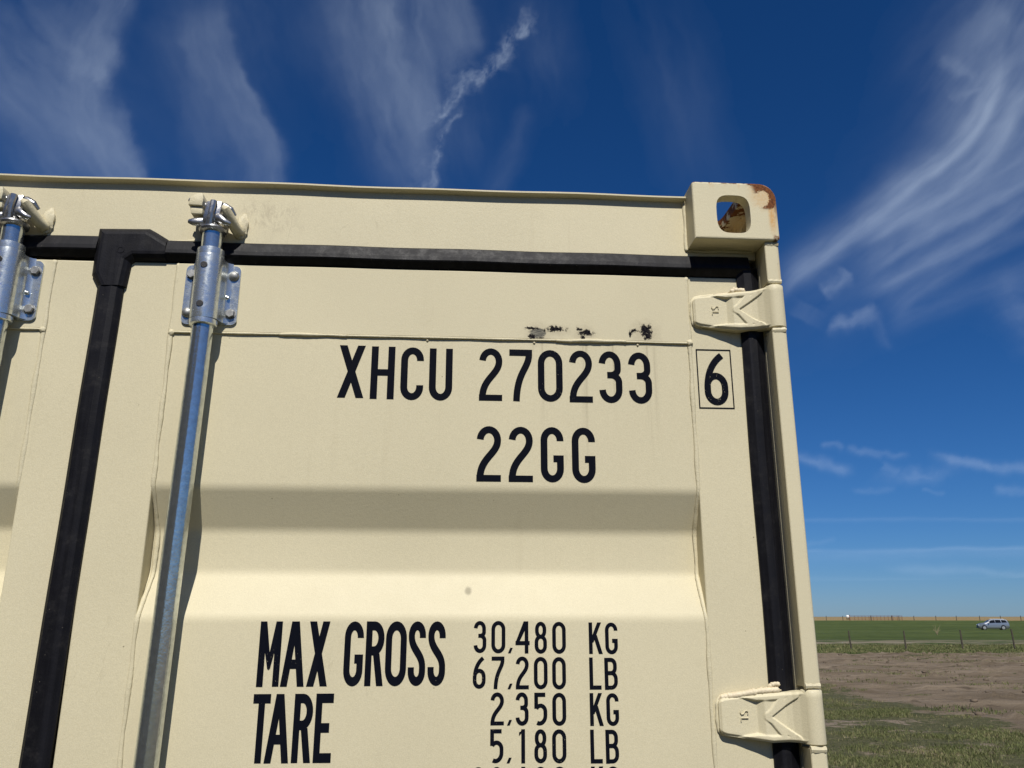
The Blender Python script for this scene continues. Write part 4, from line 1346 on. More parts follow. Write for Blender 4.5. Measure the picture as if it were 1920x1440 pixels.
# ------------------------------------------------------------------ fences
M_WOOD = plain("weathered_post", (0.085, 0.070, 0.050), 0.9, 0, 0.25, 12, 0.5, 0.01)
M_WIRE = plain("fence_wire", (0.10, 0.09, 0.08), 0.6, 0.5, 0.1, 30)
M_RED = plain("red_pipe", (0.19, 0.05, 0.03), 0.6, 0, 0.2, 6)
def gz(x, y): return float(ground_height(np.array([x]), np.array([y]))[0])

near_f = empty("wire_fence", (29.0, 46.4, 0), "near wire fence of dark leaning wooden posts between the dirt lot and the green pasture", "fence")
line = [(-2.4, 48.5), (0.95, 48.3), (4.2, 48.0), (7.5, 47.8), (10.8, 47.6), (13.9, 47.4), (17.1, 47.2), (20.2, 47.0), (23.45, 46.8), (26.55, 46.5), (29.75, 46.2), (33.05, 46.5), (36.3, 46.6), (39.6, 46.7), (43.0, 46.8), (46.3, 46.9)]
tops = []
for i, (x, y) in enumerate(line):
    bm = bmesh.new()
    rnd = random.Random(i)
    lean = Vector((rnd.uniform(-0.06, -0.02), rnd.uniform(-.03, .03), 0))
    h = rnd.uniform(1.05, 1.16)
    b = Vector((x, y, -0.1))
    pts = [b + lean * t * h + Vector((0.008 * sin(t * 5 + i), 0, t * (h + .1))) for t in (0, .25, .5, .75, 1)]
    add_tube(bm, [p - near_f.location for p in pts], [0.055, 0.05, 0.047, 0.045, 0.04], 8, (1, 1), (0, 1, 0), 0.08)
    from_bm("post", bm, M_WOOD, near_f, False)
    tops.append((b, lean, h))
for k, f in enumerate((0.35, 0.6, 0.85, 0.97)):
    bm = bmesh.new()
    pts = []
    for i, (b, lean, h) in enumerate(tops):
        p = b + lean * f * h + Vector((0, -0.05, f * (h + .1)))
        if i:
            q = pts[-1]
            pts.append((q + p) / 2 + Vector((0, 0, -0.02)))
        pts.append(p)
    add_tube(bm, [p - near_f.location for p in pts], 0.0022, 4)
    from_bm("wire", bm, M_WIRE, near_f)

def az_point(px, r):
    """point on the ground at distance r in the direction whose tangent is px"""
    a = math.atan(px) + 0.068057
    x, y = 0.622 + r * sin(a), -1.37 + r * cos(a)
    return x, y, gz(x, y)
def px_tan(px): return (px - 960) / 1542.5 / 1.0375   # bearing off the view axis of things on the horizon

far_f = empty("post_fence", az_point(px_tan(1712), 300), "distant post fence along the horizon between the pasture and the tan stubble field", "fence")
fx = [1500, 1524, 1548, 1579, 1631.7, 1670.7, 1684, 1712, 1753, 1791.5, 1835, 1874, 1912, 1952, 1992, 2034]
prev = []
for i, px in enumerate(fx):
    x, y, z = az_point(px_tan(px), 298)
    bm = bmesh.new()
    r = 0.16 if px in (1631.7, 1670.7) else 0.10
    h = 1.55 if px in (1631.7, 1670.7) else 1.45
    p = Vector((x, y, z)) - far_f.location
    add_tube(bm, [p + Vector((0, 0, -0.2)), p + Vector((0, 0, h * .6)), p + Vector((0.03, 0, h))], [r, r * .95, r * .9], 7)
    from_bm("post", bm, M_WOOD, far_f)
    prev.append(p)
for f in (0.5, 0.9, 1.25):
    bm = bmesh.new()
    add_tube(bm, [p + Vector((0, 0, f)) for p in prev], 0.012, 4)
    from_bm("wire", bm, M_WIRE, far_f)

pen = empty("pipe_corral", az_point(px_tan(1630), 296), "faint rust red pipe corral panels on the horizon beside the white tank", "fence")
rx = [1592, 1601, 1608, 1615, 1621, 1628, 1636, 1643, 1650, 1657, 1664, 1673, 1681, 1690]
pp = []
for i, px in enumerate(rx):
    x, y, z = az_point(px_tan(px), 295)
    p = Vector((x, y, z)) - pen.location
    bm = bmesh.new()
    r = 0.12 if i == 0 else 0.05
    h = 1.75 if i == 0 else 1.50
    add_tube(bm, [p + Vector((0, 0, -0.2)), p + Vector((0, 0, h))], r, 6)
    from_bm("post", bm, M_RED, pen)
    pp.append(p)
for f in (0.35, 0.75, 1.15, 1.48):
    bm = bmesh.new()
    add_tube(bm, [p + Vector((0, 0, f)) for p in pp], 0.035, 5)
    from_bm("rail", bm, M_RED, pen)

# small white tank on the horizon
x, y, z = az_point(px_tan(1588.5), 330)
tank = empty("storage_tank", (x, y, z), "tiny white rounded tank on the horizon at the end of the red corral", "tank")
tank.scale = (0.55, 0.55, 0.95)
M_WHITE = plain("white_paint", (0.80, 0.80, 0.78), 0.4, 0, 0.05, 3)
bm = bmesh.new()
add_lathe(bm, [(0.05, -0.95), (0.30, -0.90), (0.46, -0.75), (0.5, -0.5), (0.5, 0.5), (0.46, 0.75), (0.30, 0.90), (0.05, 0.95)], (0, 0, 1.25), 20, 'x')
from_bm("shell", bm, M_WHITE, tank, True, 0.9)
for dx in (-0.6, 0.6):
    bm = bmesh.new()
    add_box(bm, dx - .06, dx + .06, -0.4, 0.4, -0.2, 0.85)
    from_bm("stand", bm, M_WOOD, tank)

# ------------------------------------------------------------------ parked car
def build_car(loc, rotz):
    car = empty("parked_car", loc, "silver sport utility vehicle parked out on the green pasture beyond the wire fence", "car", None, rotz)
    car.scale = (0.83, 0.83, 0.86)
    M_SIL = plain("silver_paint", (0.36, 0.385, 0.42), 0.30, 0.7, 0.04, 2, 0.0)
    M_GLS = plain("tinted_glass", (0.010, 0.012, 0.015), 0.15, 0.0, 0.1, 2, 0.0, Specular_IOR_Level=0.15)
    M_TYR = plain("tyre_rubber", (0.015, 0.015, 0.016), 0.8)
    M_RIM = plain("wheel_alloy", (0.62, 0.60, 0.55), 0.35, 0.7, 0.1, 8)
    M_TRM = plain("dark_trim", (0.02, 0.022, 0.026), 0.5)
    M_LMP = plain("lamp_glass", (0.75, 0.76, 0.76), 0.15, 0.2, 0.05)
    # stations front (-x) to rear: x, half width, bottom, shoulder, roof, roof half width
    S = [(-2.50, .72, .42, .78, .80, .64), (-2.44, .88, .34, .90, .94, .76), (-2.20, .96, .30, 1.02, 1.07, .84), (-1.75, .99, .28, 1.09, 1.15, .88),
         (-1.30, 1.0, .28, 1.12, 1.22, .90), (-1.05, 1.0, .28, 1.13, 1.38, .88), (-.60, 1.0, .28, 1.14, 1.68, .86), (-.30, 1.0, .28, 1.14, 1.77, .86), (.6, 1.0, .28, 1.15, 1.81, .86),
         (1.5, 1.0, .28, 1.16, 1.79, .85), (2.10, .99, .30, 1.17, 1.74, .84), (2.32, .97, .32, 1.15, 1.50, .84), (2.46, .94, .36, 1.08, 1.14, .82), (2.52, .86, .44, .84, .86, .74)]
    bm = bmesh.new()
    def sec(i):
        x, hw, zb, zs, zr, rw = S[i]
        half = [(hw * .90, zb), (hw, zb + .14), (hw * 1.005, (zb + zs) / 2), (hw, zs), (lerp(hw, rw, .5) if zr - zs > .2 else hw * .95, lerp(zs, zr, .55)), (rw, zr - .03), (rw * .8, zr), (0.25, zr + .02)]
        pts = half + [(-a, b) for a, b in half[::-1]]
        return [Vector((x, a, b)) for a, b in pts]
    add_sweep(bm, sec, len(S))
    body = from_bm("body", bm, M_SIL, car, True, 0.6)
    def side_pt(x, f, sy, off=0.035):
        xs = [s[0] for s in S]
        g = lambda k: float(np.interp(x, xs, [s[k] for s in S]))
        hw, zs, zr, rw = g(1), g(3), g(4), g(5)
        z = lerp(zs, zr, f)
        y = np.interp(f, [0, .55, .95], [hw, lerp(hw, rw, .5), rw])
        return Vector((x, sy * (y + off), z))
    for sy in (1, -1):
        for quad in (((-.95, .10), (-.50, .82), (.18, .86), (.22, .10)), ((.30, .10), (.26, .86), (1.10, .86), (1.20, .10)), ((1.32, .12), (1.22, .86), (1.98, .84), (2.20, .25))):
            bm = bmesh.new()
            bm.faces.new([bm.verts.new(side_pt(x, f, sy)) for x, f in quad])
            bm.faces.new([bm.verts.new(side_pt(x, f, sy, -0.05)) for x, f in quad])
            from_bm("window", bm, M_GLS, car)
        bm = bmesh.new()
        add_tube(bm, [(-.3, sy * .70, 1.80), (-.2, sy * .70, 1.85), (1.6, sy * .69, 1.85), (1.8, sy * .68, 1.79)], 0.025, 6)
        from_bm("roof_rail", bm, M_LMP, car)
        bm = bmesh.new()
        add_box(bm, -2.53, -2.20, sy * .78 - .12, sy * .78 + .12, .74, .90, .03)
        from_bm("headlight", bm, M_LMP, car)
        bm = bmesh.new()
        add_box(bm, -.92, -.74, sy * 1.12 - .10, sy * 1.12 + .08, 1.08, 1.24, .03)
        from_bm("wing_mirror", bm, M_SIL, car)
        bm = bmesh.new()
        add_box(bm, 2.30, 2.47, sy * .84 - .10, sy * .84 + .10, .90, 1.12, .03)
        from_bm("tail_lamp", bm, plain("tail_red", (0.25, 0.02, 0.015), 0.3), car)
        for wx in (-1.58, 1.48):
            bm = bmesh.new()
            add_lathe(bm, [(0.40, sy * .86), (0.43, sy * .98), (0.41, sy * 1.012)], (wx, 0, .44), 24, 'y')
            from_bm("wheel_arch", bm, M_TRM, car)
            bm = bmesh.new()
            add_lathe(bm, [(0.34, sy * .80), (0.37, sy * .84), (0.37, sy * .99), (0.33, sy * 1.03)], (wx, 0, .37), 24, 'y')
            wh = from_bm("wheel", bm, M_TYR, car, True, 0.7)
            bm = bmesh.new()
            add_lathe(bm, [(0.25, sy * 1.02), (0.25, sy * 1.035), (0.08, sy * 1.045)], (wx, 0, .37), 20, 'y')
            from_bm("rim", bm, M_RIM, wh)
    for pts in (((-1.18, -.76, 1.25), (-1.18, .76, 1.25), (-.62, .72, 1.66), (-.62, -.72, 1.66)), ((2.36, .70, 1.42), (2.36, -.70, 1.42), (2.14, -.66, 1.70), (2.14, .66, 1.70))):
        bm = bmesh.new()
        off = Vector((-.03, 0, .03)) if pts[0][0] < 0 else Vector((.05, 0, .03))
        bm.faces.new([bm.verts.new(Vector(p) + off) for p in pts])
        from_bm("windscreen", bm, M_GLS, car)
    bm = bmesh.new()
    add_box(bm, -2.60, -2.45, -.55, .55, .56, .82, .02)
    from_bm("grille", bm, M_TRM, car)
    bm = bmesh.new()
    add_box(bm, -2.62, -2.40, -.78, .78, .30, .50, .03)
    add_box(bm, 2.35, 2.55, -.80, .80, .34, .56, .03)
    add_box(bm, -2.3, 2.3, -.95, .95, .22, .33, .02)
    from_bm("bumper", bm, M_TRM, car)
    for wx in (-1.58, 1.48):
        bm = bmesh.new()
        add_tube(bm, [(wx, -.85, .37), (wx, .85, .37)], 0.05, 8)
        from_bm("axle", bm, M_TRM, car)
    return car
build_car((82.3, 123.5, gz(82.3, 123.5) - 0.02), R(-36 + 14))

# dry weed standing in the pasture
wx, wy = 51.5, 86.0
wd = empty("dry_weed", (wx, wy, 0), "small pale dry weed standing alone in the green pasture", "weed")
bm = bmesh.new()
for k in range(9):
    a = k * 0.7
    add_tube(bm, [(0, 0, 0), (0.12 * cos(a), 0.12 * sin(a), 0.35), (0.45 * cos(a), 0.3 * sin(a), 0.55 + 0.25 * (k % 3))], [0.02, 0.015, 0.008], 5)
from_bm("stalks", bm, plain("straw", (0.36, 0.29, 0.17), 0.9), wd)

# ------------------------------------------------------------------ grass blades
def grass(name, label, x0, x1, y0, y1, n, hmin, hmax, wid, keep):
    x = NPR.uniform(x0, x1, n); y = NPR.uniform(y0, y1, n)
    k = keep(x, y)
    x, y = x[k], y[k]
    n = len(x)
    z = bumps2(x, y) * np.clip((x - 1.9) / 2.0, 0, 1) + ground_height(x, y) - 0.004
    clump = 0.5 + 0.5 * np.clip(fbm(x * 1.7, y * 1.7, 3, 5) + 0.5, 0, 1)
    h = NPR.uniform(hmin, hmax, n) * clump
    a = NPR.uniform(0, 2 * pi, n); b = NPR.uniform(0, 2 * pi, n)
    lean = NPR.uniform(0.2, 0.9, n) * h
    w = wid * NPR.uniform(0.6, 1.3, n)
    v = np.zeros((n, 5, 3))
    dx, dy = np.cos(a) * w, np.sin(a) * w
    lx, ly = np.cos(b) * lean, np.sin(b) * lean
    for i, (sx, tz, tl, ww) in enumerate(((-1, 0, 0, 1), (1, 0, 0, 1), (1, .6, .35, .8), (-1, .6, .35, .8), (0, 1, 1, 0))):
        v[:, i, 0] = x + sx * dx * ww + lx * tl
        v[:, i, 1] = y + sx * dy * ww + ly * tl
        v[:, i, 2] = z + h * tz
    base = np.arange(n)[:, None] * 5
    loops = np.concatenate([base + np.array([[0, 1, 2, 3]]), base + np.array([[3, 2, 4]])], 1)
    me = bpy.data.meshes.new(name)
    me.vertices.add(n * 5); me.vertices.foreach_set('co', v.ravel())
    me.loops.add(loops.size); me.loops.foreach_set('vertex_index', loops.ravel())
    st = (np.arange(n)[:, None] * 7 + np.array([[0, 4]])).ravel()
    me.polygons.add(2 * n); me.polygons.foreach_set('loop_start', st)
    me.update(calc_edges=True)
    at = me.attributes.new("tint", 'FLOAT', 'POINT')
    tint = np.clip(NPR.uniform(0, 1, n) * 0.75 + 0.35 * (fbm(x * .6, y * .6, 3, 9) + .3), 0, 1)
    at.data.foreach_set('value', np.repeat(tint, 5).astype(np.float32))
    o = link(name, me, M_GRASS)
    tag(o, label, "grass", None, 'stuff')
nt = NT("grass_blade")
an = nt.node('ShaderNodeAttribute', {'attribute_name': 'tint'})
c1 = nt.mix(nt.ramp(an.outputs['Fac'], 0.0, 0.6), (0.062, 0.080, 0.024), (0.140, 0.152, 0.056))
c1 = nt.mix(nt.ramp(an.outputs['Fac'], 0.62, 0.95), c1, (0.27, 0.225, 0.12))
M_GRASS = nt.finish(c1, 0.7, 0.0, None, Specular_IOR_Level=0.2)
def yard_keep(x, y):
    edge = x + 2.4 * fbm(x * .45, y * .45, 3, 21) + 0.8 * fbm(x * 2, y * 2, 2, 22)
    p = fbm(x * .55, y * .55, 4, 31)
    dens = np.clip(0.34 - 2.8 * p, 0.02, 1.0)
    return (edge < 10.4) & (NPR.uniform(0, 1, len(x)) < dens) & ~((x < 1.5) & (y < 6.3))
grass("grass", "short patchy yard grass growing beside the dirt lot", 1.4, 12.0, 6.5, 30.0, 560000, 0.025, 0.070, 0.0036, yard_keep)
def lot_keep(x, y):
    p = fbm(x * .16, y * .55, 4, 41)
    return (x > 10.0) & (p > 0.30) & (NPR.uniform(0, 1, len(x)) < 0.8)
grass("weeds", "low weeds sprouting in rows across the dirt lot", 10, 34, 11, 43, 160000, 0.04, 0.11, 0.008, lot_keep)
def clods():
    n = 2600
    x = NPR.uniform(10.2, 33, n); y = NPR.uniform(10, 43, n)
    k = (fbm(x * .22, y * .75, 3, 111) + 0.35 * fbm(x * 2.2, y * 2.2, 2, 113) > 0.16)
    x, y = x[k], y[k]
    z = bumps2(x, y)
    t = bmesh.new()
    bmesh.ops.create_icosphere(t, subdivisions=1, radius=1.0)
    base = np.array([v.co[:] for v in t.verts]); tri = np.array([[v.index for v in f.verts] for f in t.faces])
    t.free()
    n = len(x)
    r = 0.018 + 0.07 * NPR.uniform(0, 1, n) ** 3
    V = base[None] * (1 + 0.35 * NPR.uniform(-1, 1, (n, len(base), 1))) * r[:, None, None] * np.array([1.3, 1.0, 0.7])
    V = V + np.stack([x, y, z + r * 0.25], 1)[:, None, :]
    T = tri[None] + (np.arange(n) * len(base))[:, None, None]
    me = bpy.data.meshes.new("dirt_clods")
    me.vertices.add(n * len(base)); me.vertices.foreach_set('co', V.ravel())
    me.loops.add(T.size); me.loops.foreach_set('vertex_index', T.ravel())
    me.polygons.add(n * len(tri)); me.polygons.foreach_set('loop_start', np.arange(n * len(tri)) * 3)
    me.update(calc_edges=True)
    o = link("dirt_clods", me, plain("clod_earth", (0.150, 0.113, 0.077), 0.95, 0, 0.2, 3, 0.5, 0.01))
    tag(o, "dry clods and stones scattered over the bare dirt lot", "clods", None, 'stuff')
clods()
def verge_keep(x, y):
    yd = y + .068 * x + 2.0 * fbm(x * .4, y * .4, 3, 51)
    return (yd > 44.0) & (yd < 57) & (NPR.uniform(0, 1, len(x)) < np.clip(.8 - fbm(x * .5, y * .5, 3, 52), 0, 1))
grass("verge_grass", "green verge of longer grass along the foot of the wire fence", 12, 42, 40, 56, 90000, 0.06, 0.18, 0.014, verge_keep)

# ------------------------------------------------------------------ cirrus clouds (a thin sheet high in the air)
# streaks: kind, points, soft width to either side, density, fibre frequencies, turbulence
CLOUDS = [
    ('r',[(-0.4525,0.5446),(-0.47,0.4668),(-0.4895,0.4149),(-0.5044,0.3695),(-0.507,0.3306),(-0.483,0.2917),(-0.4603,0.2528),(-0.4441,0.1945)],0.0169,0.0583,0.163,5,26,1.3),
    ('r',[(-0.483,0.4279),(-0.4927,0.389),(-0.5154,0.3566)],0.0156,0.0324,0.086,9,50,1.8),
    ('r',[(-0.483,0.3566),(-0.4635,0.3047),(-0.4473,0.2528),(-0.4376,0.2075)],0.0065,0.0389,0.086,7,40,1.0),
    ('p',[(-0.5835,0.3955),(-50,0)],0.1232,0.0843,0.144,4,14,1.2),
    ('p',[(-0.5251,0.2982),(-50,0)],0.0713,0.0583,0.067,5,16,1.2),
    ('r',[(-0.6613,0.389),(-0.5835,0.3047),(-0.5381,0.2204)],0.0324,0.0519,0.067,5,26,0.8),
    ('r',[(-0.363,0.4797),(-0.3371,0.3955),(-0.3079,0.3371),(-0.2885,0.2982),(-0.2807,0.2528),(-0.2801,0.1945)],0.0104,0.0713,0.13,5,26,0.9),
    ('r',[(-0.3371,0.4019),(-0.3079,0.3371),(-0.2885,0.2982),(-0.2814,0.2528)],0.0045,0.0143,0.058,6,36,0.6),
    ('p',[(-0.3501,0.4279),(-70,0)],0.0972,0.0778,0.077,4,14,1.2),
    ('p',[(-0.363,0.3047),(-70,0)],0.0713,0.0583,0.058,4,14,1.2),
    ('p',[(-0.1426,0.4408),(-80,0)],0.1102,0.0843,0.163,5,16,1.2),
    ('p',[(-0.1297,0.3371),(-75,0)],0.0972,0.0519,0.125,5,18,1.2),
    ('r',[(-0.2075,0.5186),(-0.201,0.4279),(-0.1686,0.3501),(-0.1297,0.2723),(-0.1102,0.2075)],0.0324,0.0324,0.086,5,30,0.8),
    ('r',[(-0.1556,0.5186),(-0.1491,0.4279),(-0.1264,0.3566),(-0.107,0.2982),(-0.1037,0.2334)],0.0169,0.022,0.072,6,40,0.7),
    ('r',[(-0.1037,0.5186),(-0.1102,0.4473),(-0.1037,0.389),(-0.0959,0.3306),(-0.094,0.3047)],0.0091,0.0169,0.077,6,45,0.8),
    ('r',[(-0.0571,0.5316),(-0.0558,0.4668),(-0.0473,0.4214),(-0.0357,0.3987)],0.0104,0.0519,0.106,5,30,0.8),
    ('r',[(0.0227,0.4733),(0.0182,0.4441),(-0.0032,0.4266),(-0.0097,0.4052),(-0.0292,0.3857),(-0.0519,0.3663),(-0.0713,0.3501),(-0.0875,0.3339),(-0.0985,0.3209),(-0.1037,0.3015)],0.0071,0.0117,0.192,16,45,2.4),
    ('r',[(-0.0357,0.3955),(-0.0519,0.3695),(-0.0713,0.3488),(-0.0908,0.3274)],0.0169,0.0259,0.096,14,40,2.3),
    ('r',[(-0.0032,0.4279),(-0.0097,0.4052),(-0.0227,0.3922)],0.0117,0.0117,0.106,14,40,2.4),
    ('r',[(0.0324,0.4538),(0.0162,0.4506),(0.0097,0.4344)],0.0104,0.0104,0.115,20,50,2.4),
    ('r',[(-0.0583,0.3404),(-0.0635,0.319),(-0.0765,0.3047),(-0.0791,0.2853),(-0.0908,0.2658),(-0.1037,0.2431),(-0.1167,0.2204)],0.0052,0.0078,0.163,16,50,2.4),
    ('r',[(-0.0908,0.2723),(-0.1037,0.2464),(-0.1232,0.2204)],0.013,0.0194,0.077,12,40,2.2),
    ('p',[(0.0389,0.4084),(-80,0)],0.0713,0.0389,0.054,5,20,1),
    ('r',[(0.0194,0.3436),(0.0045,0.2917),(-0.0194,0.2464),(-0.0292,0.2204)],0.0169,0.0117,0.048,7,36,0.7),
    ('p',[(-0.0454,0.2982),(-85,0)],0.0454,0.0259,0.048,6,24,1),
    ('p',[(0.201,0.3566),(-75,0)],0.1426,0.0454,0.045,4,14,0.8),
    ('r',[(0.6094,0.4279),(0.599,0.3955),(0.5887,0.3553),(0.5692,0.3164),(0.5381,0.2801),(0.4927,0.2451),(0.4408,0.1997),(0.389,0.1608),(0.3468,0.1297),(0.3274,0.1037),(0.3177,0.0843)],0.0084,0.0246,0.285,5,34,0.22),
    ('r',[(0.5887,0.3553),(0.5692,0.3164),(0.5381,0.2801),(0.4927,0.2431)],0.0058,0.0058,0.136,6,60,0.22),
    ('r',[(0.6483,0.389),(0.6159,0.3371),(0.5835,0.2775),(0.5381,0.2386),(0.4959,0.2107),(0.4408,0.1783),(0.4084,0.1621)],0.0091,0.0194,0.223,5,36,0.22),
    ('r',[(0.6613,0.2982),(0.6224,0.2723),(0.5705,0.2399),(0.5186,0.2075),(0.4668,0.1815)],0.0117,0.0169,0.124,5,40,0.22),
    ('r',[(0.6677,0.2723),(0.6224,0.2431),(0.5575,0.2062),(0.4927,0.1737),(0.4473,0.1426),(0.4149,0.1199)],0.0071,0.0169,0.174,5,40,0.22),
    ('r',[(0.6677,0.2366),(0.6224,0.2126),(0.564,0.1737),(0.4992,0.1413),(0.4473,0.1135),(0.4149,0.0972)],0.0078,0.0169,0.174,5,40,0.22),
    ('r',[(0.6677,0.201),(0.6224,0.1815),(0.5446,0.1413),(0.4862,0.1063),(0.4538,0.0713)],0.0091,0.0194,0.112,5,40,0.22),
    ('r',[(0.6677,0.1621),(0.6094,0.1297),(0.5446,0.1037),(0.4797,0.0778),(0.4473,0.0583)],0.013,0.0194,0.068,5,36,0.22),
    ('r',[(0.5122,0.2431),(0.4408,0.1912),(0.3695,0.1426),(0.3306,0.1037)],0.0194,0.0259,0.099,5,30,0.22),
    ('p',[(0.5964,0.3436),(50,0)],0.0778,0.0908,0.186,5,22,0.22),
    ('p',[(0.6483,0.4279),(60,0)],0.0778,0.0778,0.186,5,22,0.22),
    ('p',[(0.5446,0.2723),(50,0)],0.0713,0.0389,0.099,5,28,0.22),
    ('r',[(0.6094,0.4603),(0.577,0.4279),(0.5446,0.3955),(0.5251,0.3793)],0.0169,0.0194,0.099,6,36,0.22),
    ('r',[(0.5251,0.3942),(0.5446,0.3838),(0.5673,0.3825)],0.0065,0.0091,0.087,10,40,1.5),
    ('r',[(0.5705,0.363),(0.5511,0.3553),(0.5316,0.3436)],0.0052,0.0078,0.087,10,40,1.5),
    ('r',[(0.4084,0.1394),(0.3922,0.1232),(0.3728,0.1102)],0.013,0.0117,0.186,14,36,1.6),
    ('r',[(0.4408,0.0895),(0.4214,0.0791),(0.3987,0.07),(0.3838,0.0739)],0.0104,0.0084,0.198,12,36,1.4),
    ('r',[(0.4279,0.0972),(0.4441,0.0778),(0.4571,0.0519),(0.4616,0.0389)],0.0065,0.0104,0.068,10,36,1),
    ('r',[(0.363,0.0972),(0.3501,0.0778)],0.0194,0.0194,0.062,8,30,0.6),
    ('p',[(0.6126,0.1037),(20,0)],0.0324,0.0292,0.093,10,22,1.4),
    ('p',[(0.6256,0.0778),(10,0)],0.0194,0.0389,0.087,10,22,1.4),
    ('p',[(0.564,0.2528),(42,0)],0.1491,0.0778,0.124,4,16,1),
    ('p',[(0.4733,0.1621),(38,0)],0.1297,0.0454,0.099,5,18,1),
    ('p',[(0.6029,0.4279),(50,0)],0.1037,0.0713,0.112,5,16,1),
    ('r',[(0.3112,-0.0843),(0.3501,-0.0921),(0.3857,-0.0985),(0.4227,-0.1057)],0.0058,0.0065,0.182,9,50,0.8),
    ('r',[(0.3728,-0.0765),(0.3987,-0.0765),(0.4097,-0.0791)],0.0026,0.0045,0.098,9,50,0.8),
    ('r',[(0.4084,-0.0765),(0.4408,-0.0856),(0.4571,-0.0895)],0.0039,0.0045,0.098,9,50,1),
    ('r',[(0.4214,-0.081),(0.4538,-0.0817),(0.4862,-0.0843)],0.0032,0.0045,0.091,9,50,1),
    ('r',[(0.4538,-0.0972),(0.4733,-0.107)],0.0078,0.0091,0.084,14,40,1.6),
    ('p',[(0.494,-0.1102),(8,0)],0.0311,0.0097,0.182,12,30,1.6),
    ('r',[(0.4992,-0.081),(0.5381,-0.0908),(0.577,-0.0972),(0.6288,-0.1031),(0.6742,-0.1063)],0.0052,0.0078,0.196,8,50,0.9),
    ('r',[(0.5186,-0.0895),(0.5511,-0.0992),(0.5835,-0.1011)],0.0052,0.0052,0.112,9,50,1),
    ('r',[(0.577,-0.1264),(0.6224,-0.131),(0.6677,-0.1361)],0.0058,0.0058,0.14,9,50,1),
    ('r',[(0.4117,-0.1245),(0.4408,-0.1284),(0.4733,-0.1284)],0.0039,0.0039,0.07,9,50,1),
    ('r',[(0.4992,-0.1284),(0.5251,-0.1335)],0.0026,0.0032,0.077,9,50,1),
    ('r',[(0.2723,-0.1653),(0.389,-0.1647),(0.5186,-0.164),(0.7066,-0.1647)],0.0019,0.0032,0.07,6,40,0.2),
    ('r',[(0.2723,-0.2055),(0.389,-0.2036),(0.5186,-0.201),(0.6224,-0.1984),(0.7261,-0.1971)],0.0026,0.0032,0.14,5,40,0.2),
    ('r',[(0.2723,-0.2107),(0.4408,-0.2075),(0.6224,-0.2036),(0.7261,-0.201)],0.0026,0.0091,0.07,5,40,0.2),
    ('r',[(0.4408,-0.2217),(0.4927,-0.225),(0.564,-0.2282),(0.7002,-0.2347)],0.0065,0.0052,0.105,6,36,0.6),
    ('r',[(0.2723,-0.2373),(0.4408,-0.2373),(0.5316,-0.2386),(0.7002,-0.2399)],0.0032,0.0032,0.049,5,30,0.2),
    ('r',[(0.3501,-0.201),(0.3825,-0.1912),(0.3955,-0.1848)],0.0032,0.0039,0.056,8,36,0.8),
]
#END_CLOUDS

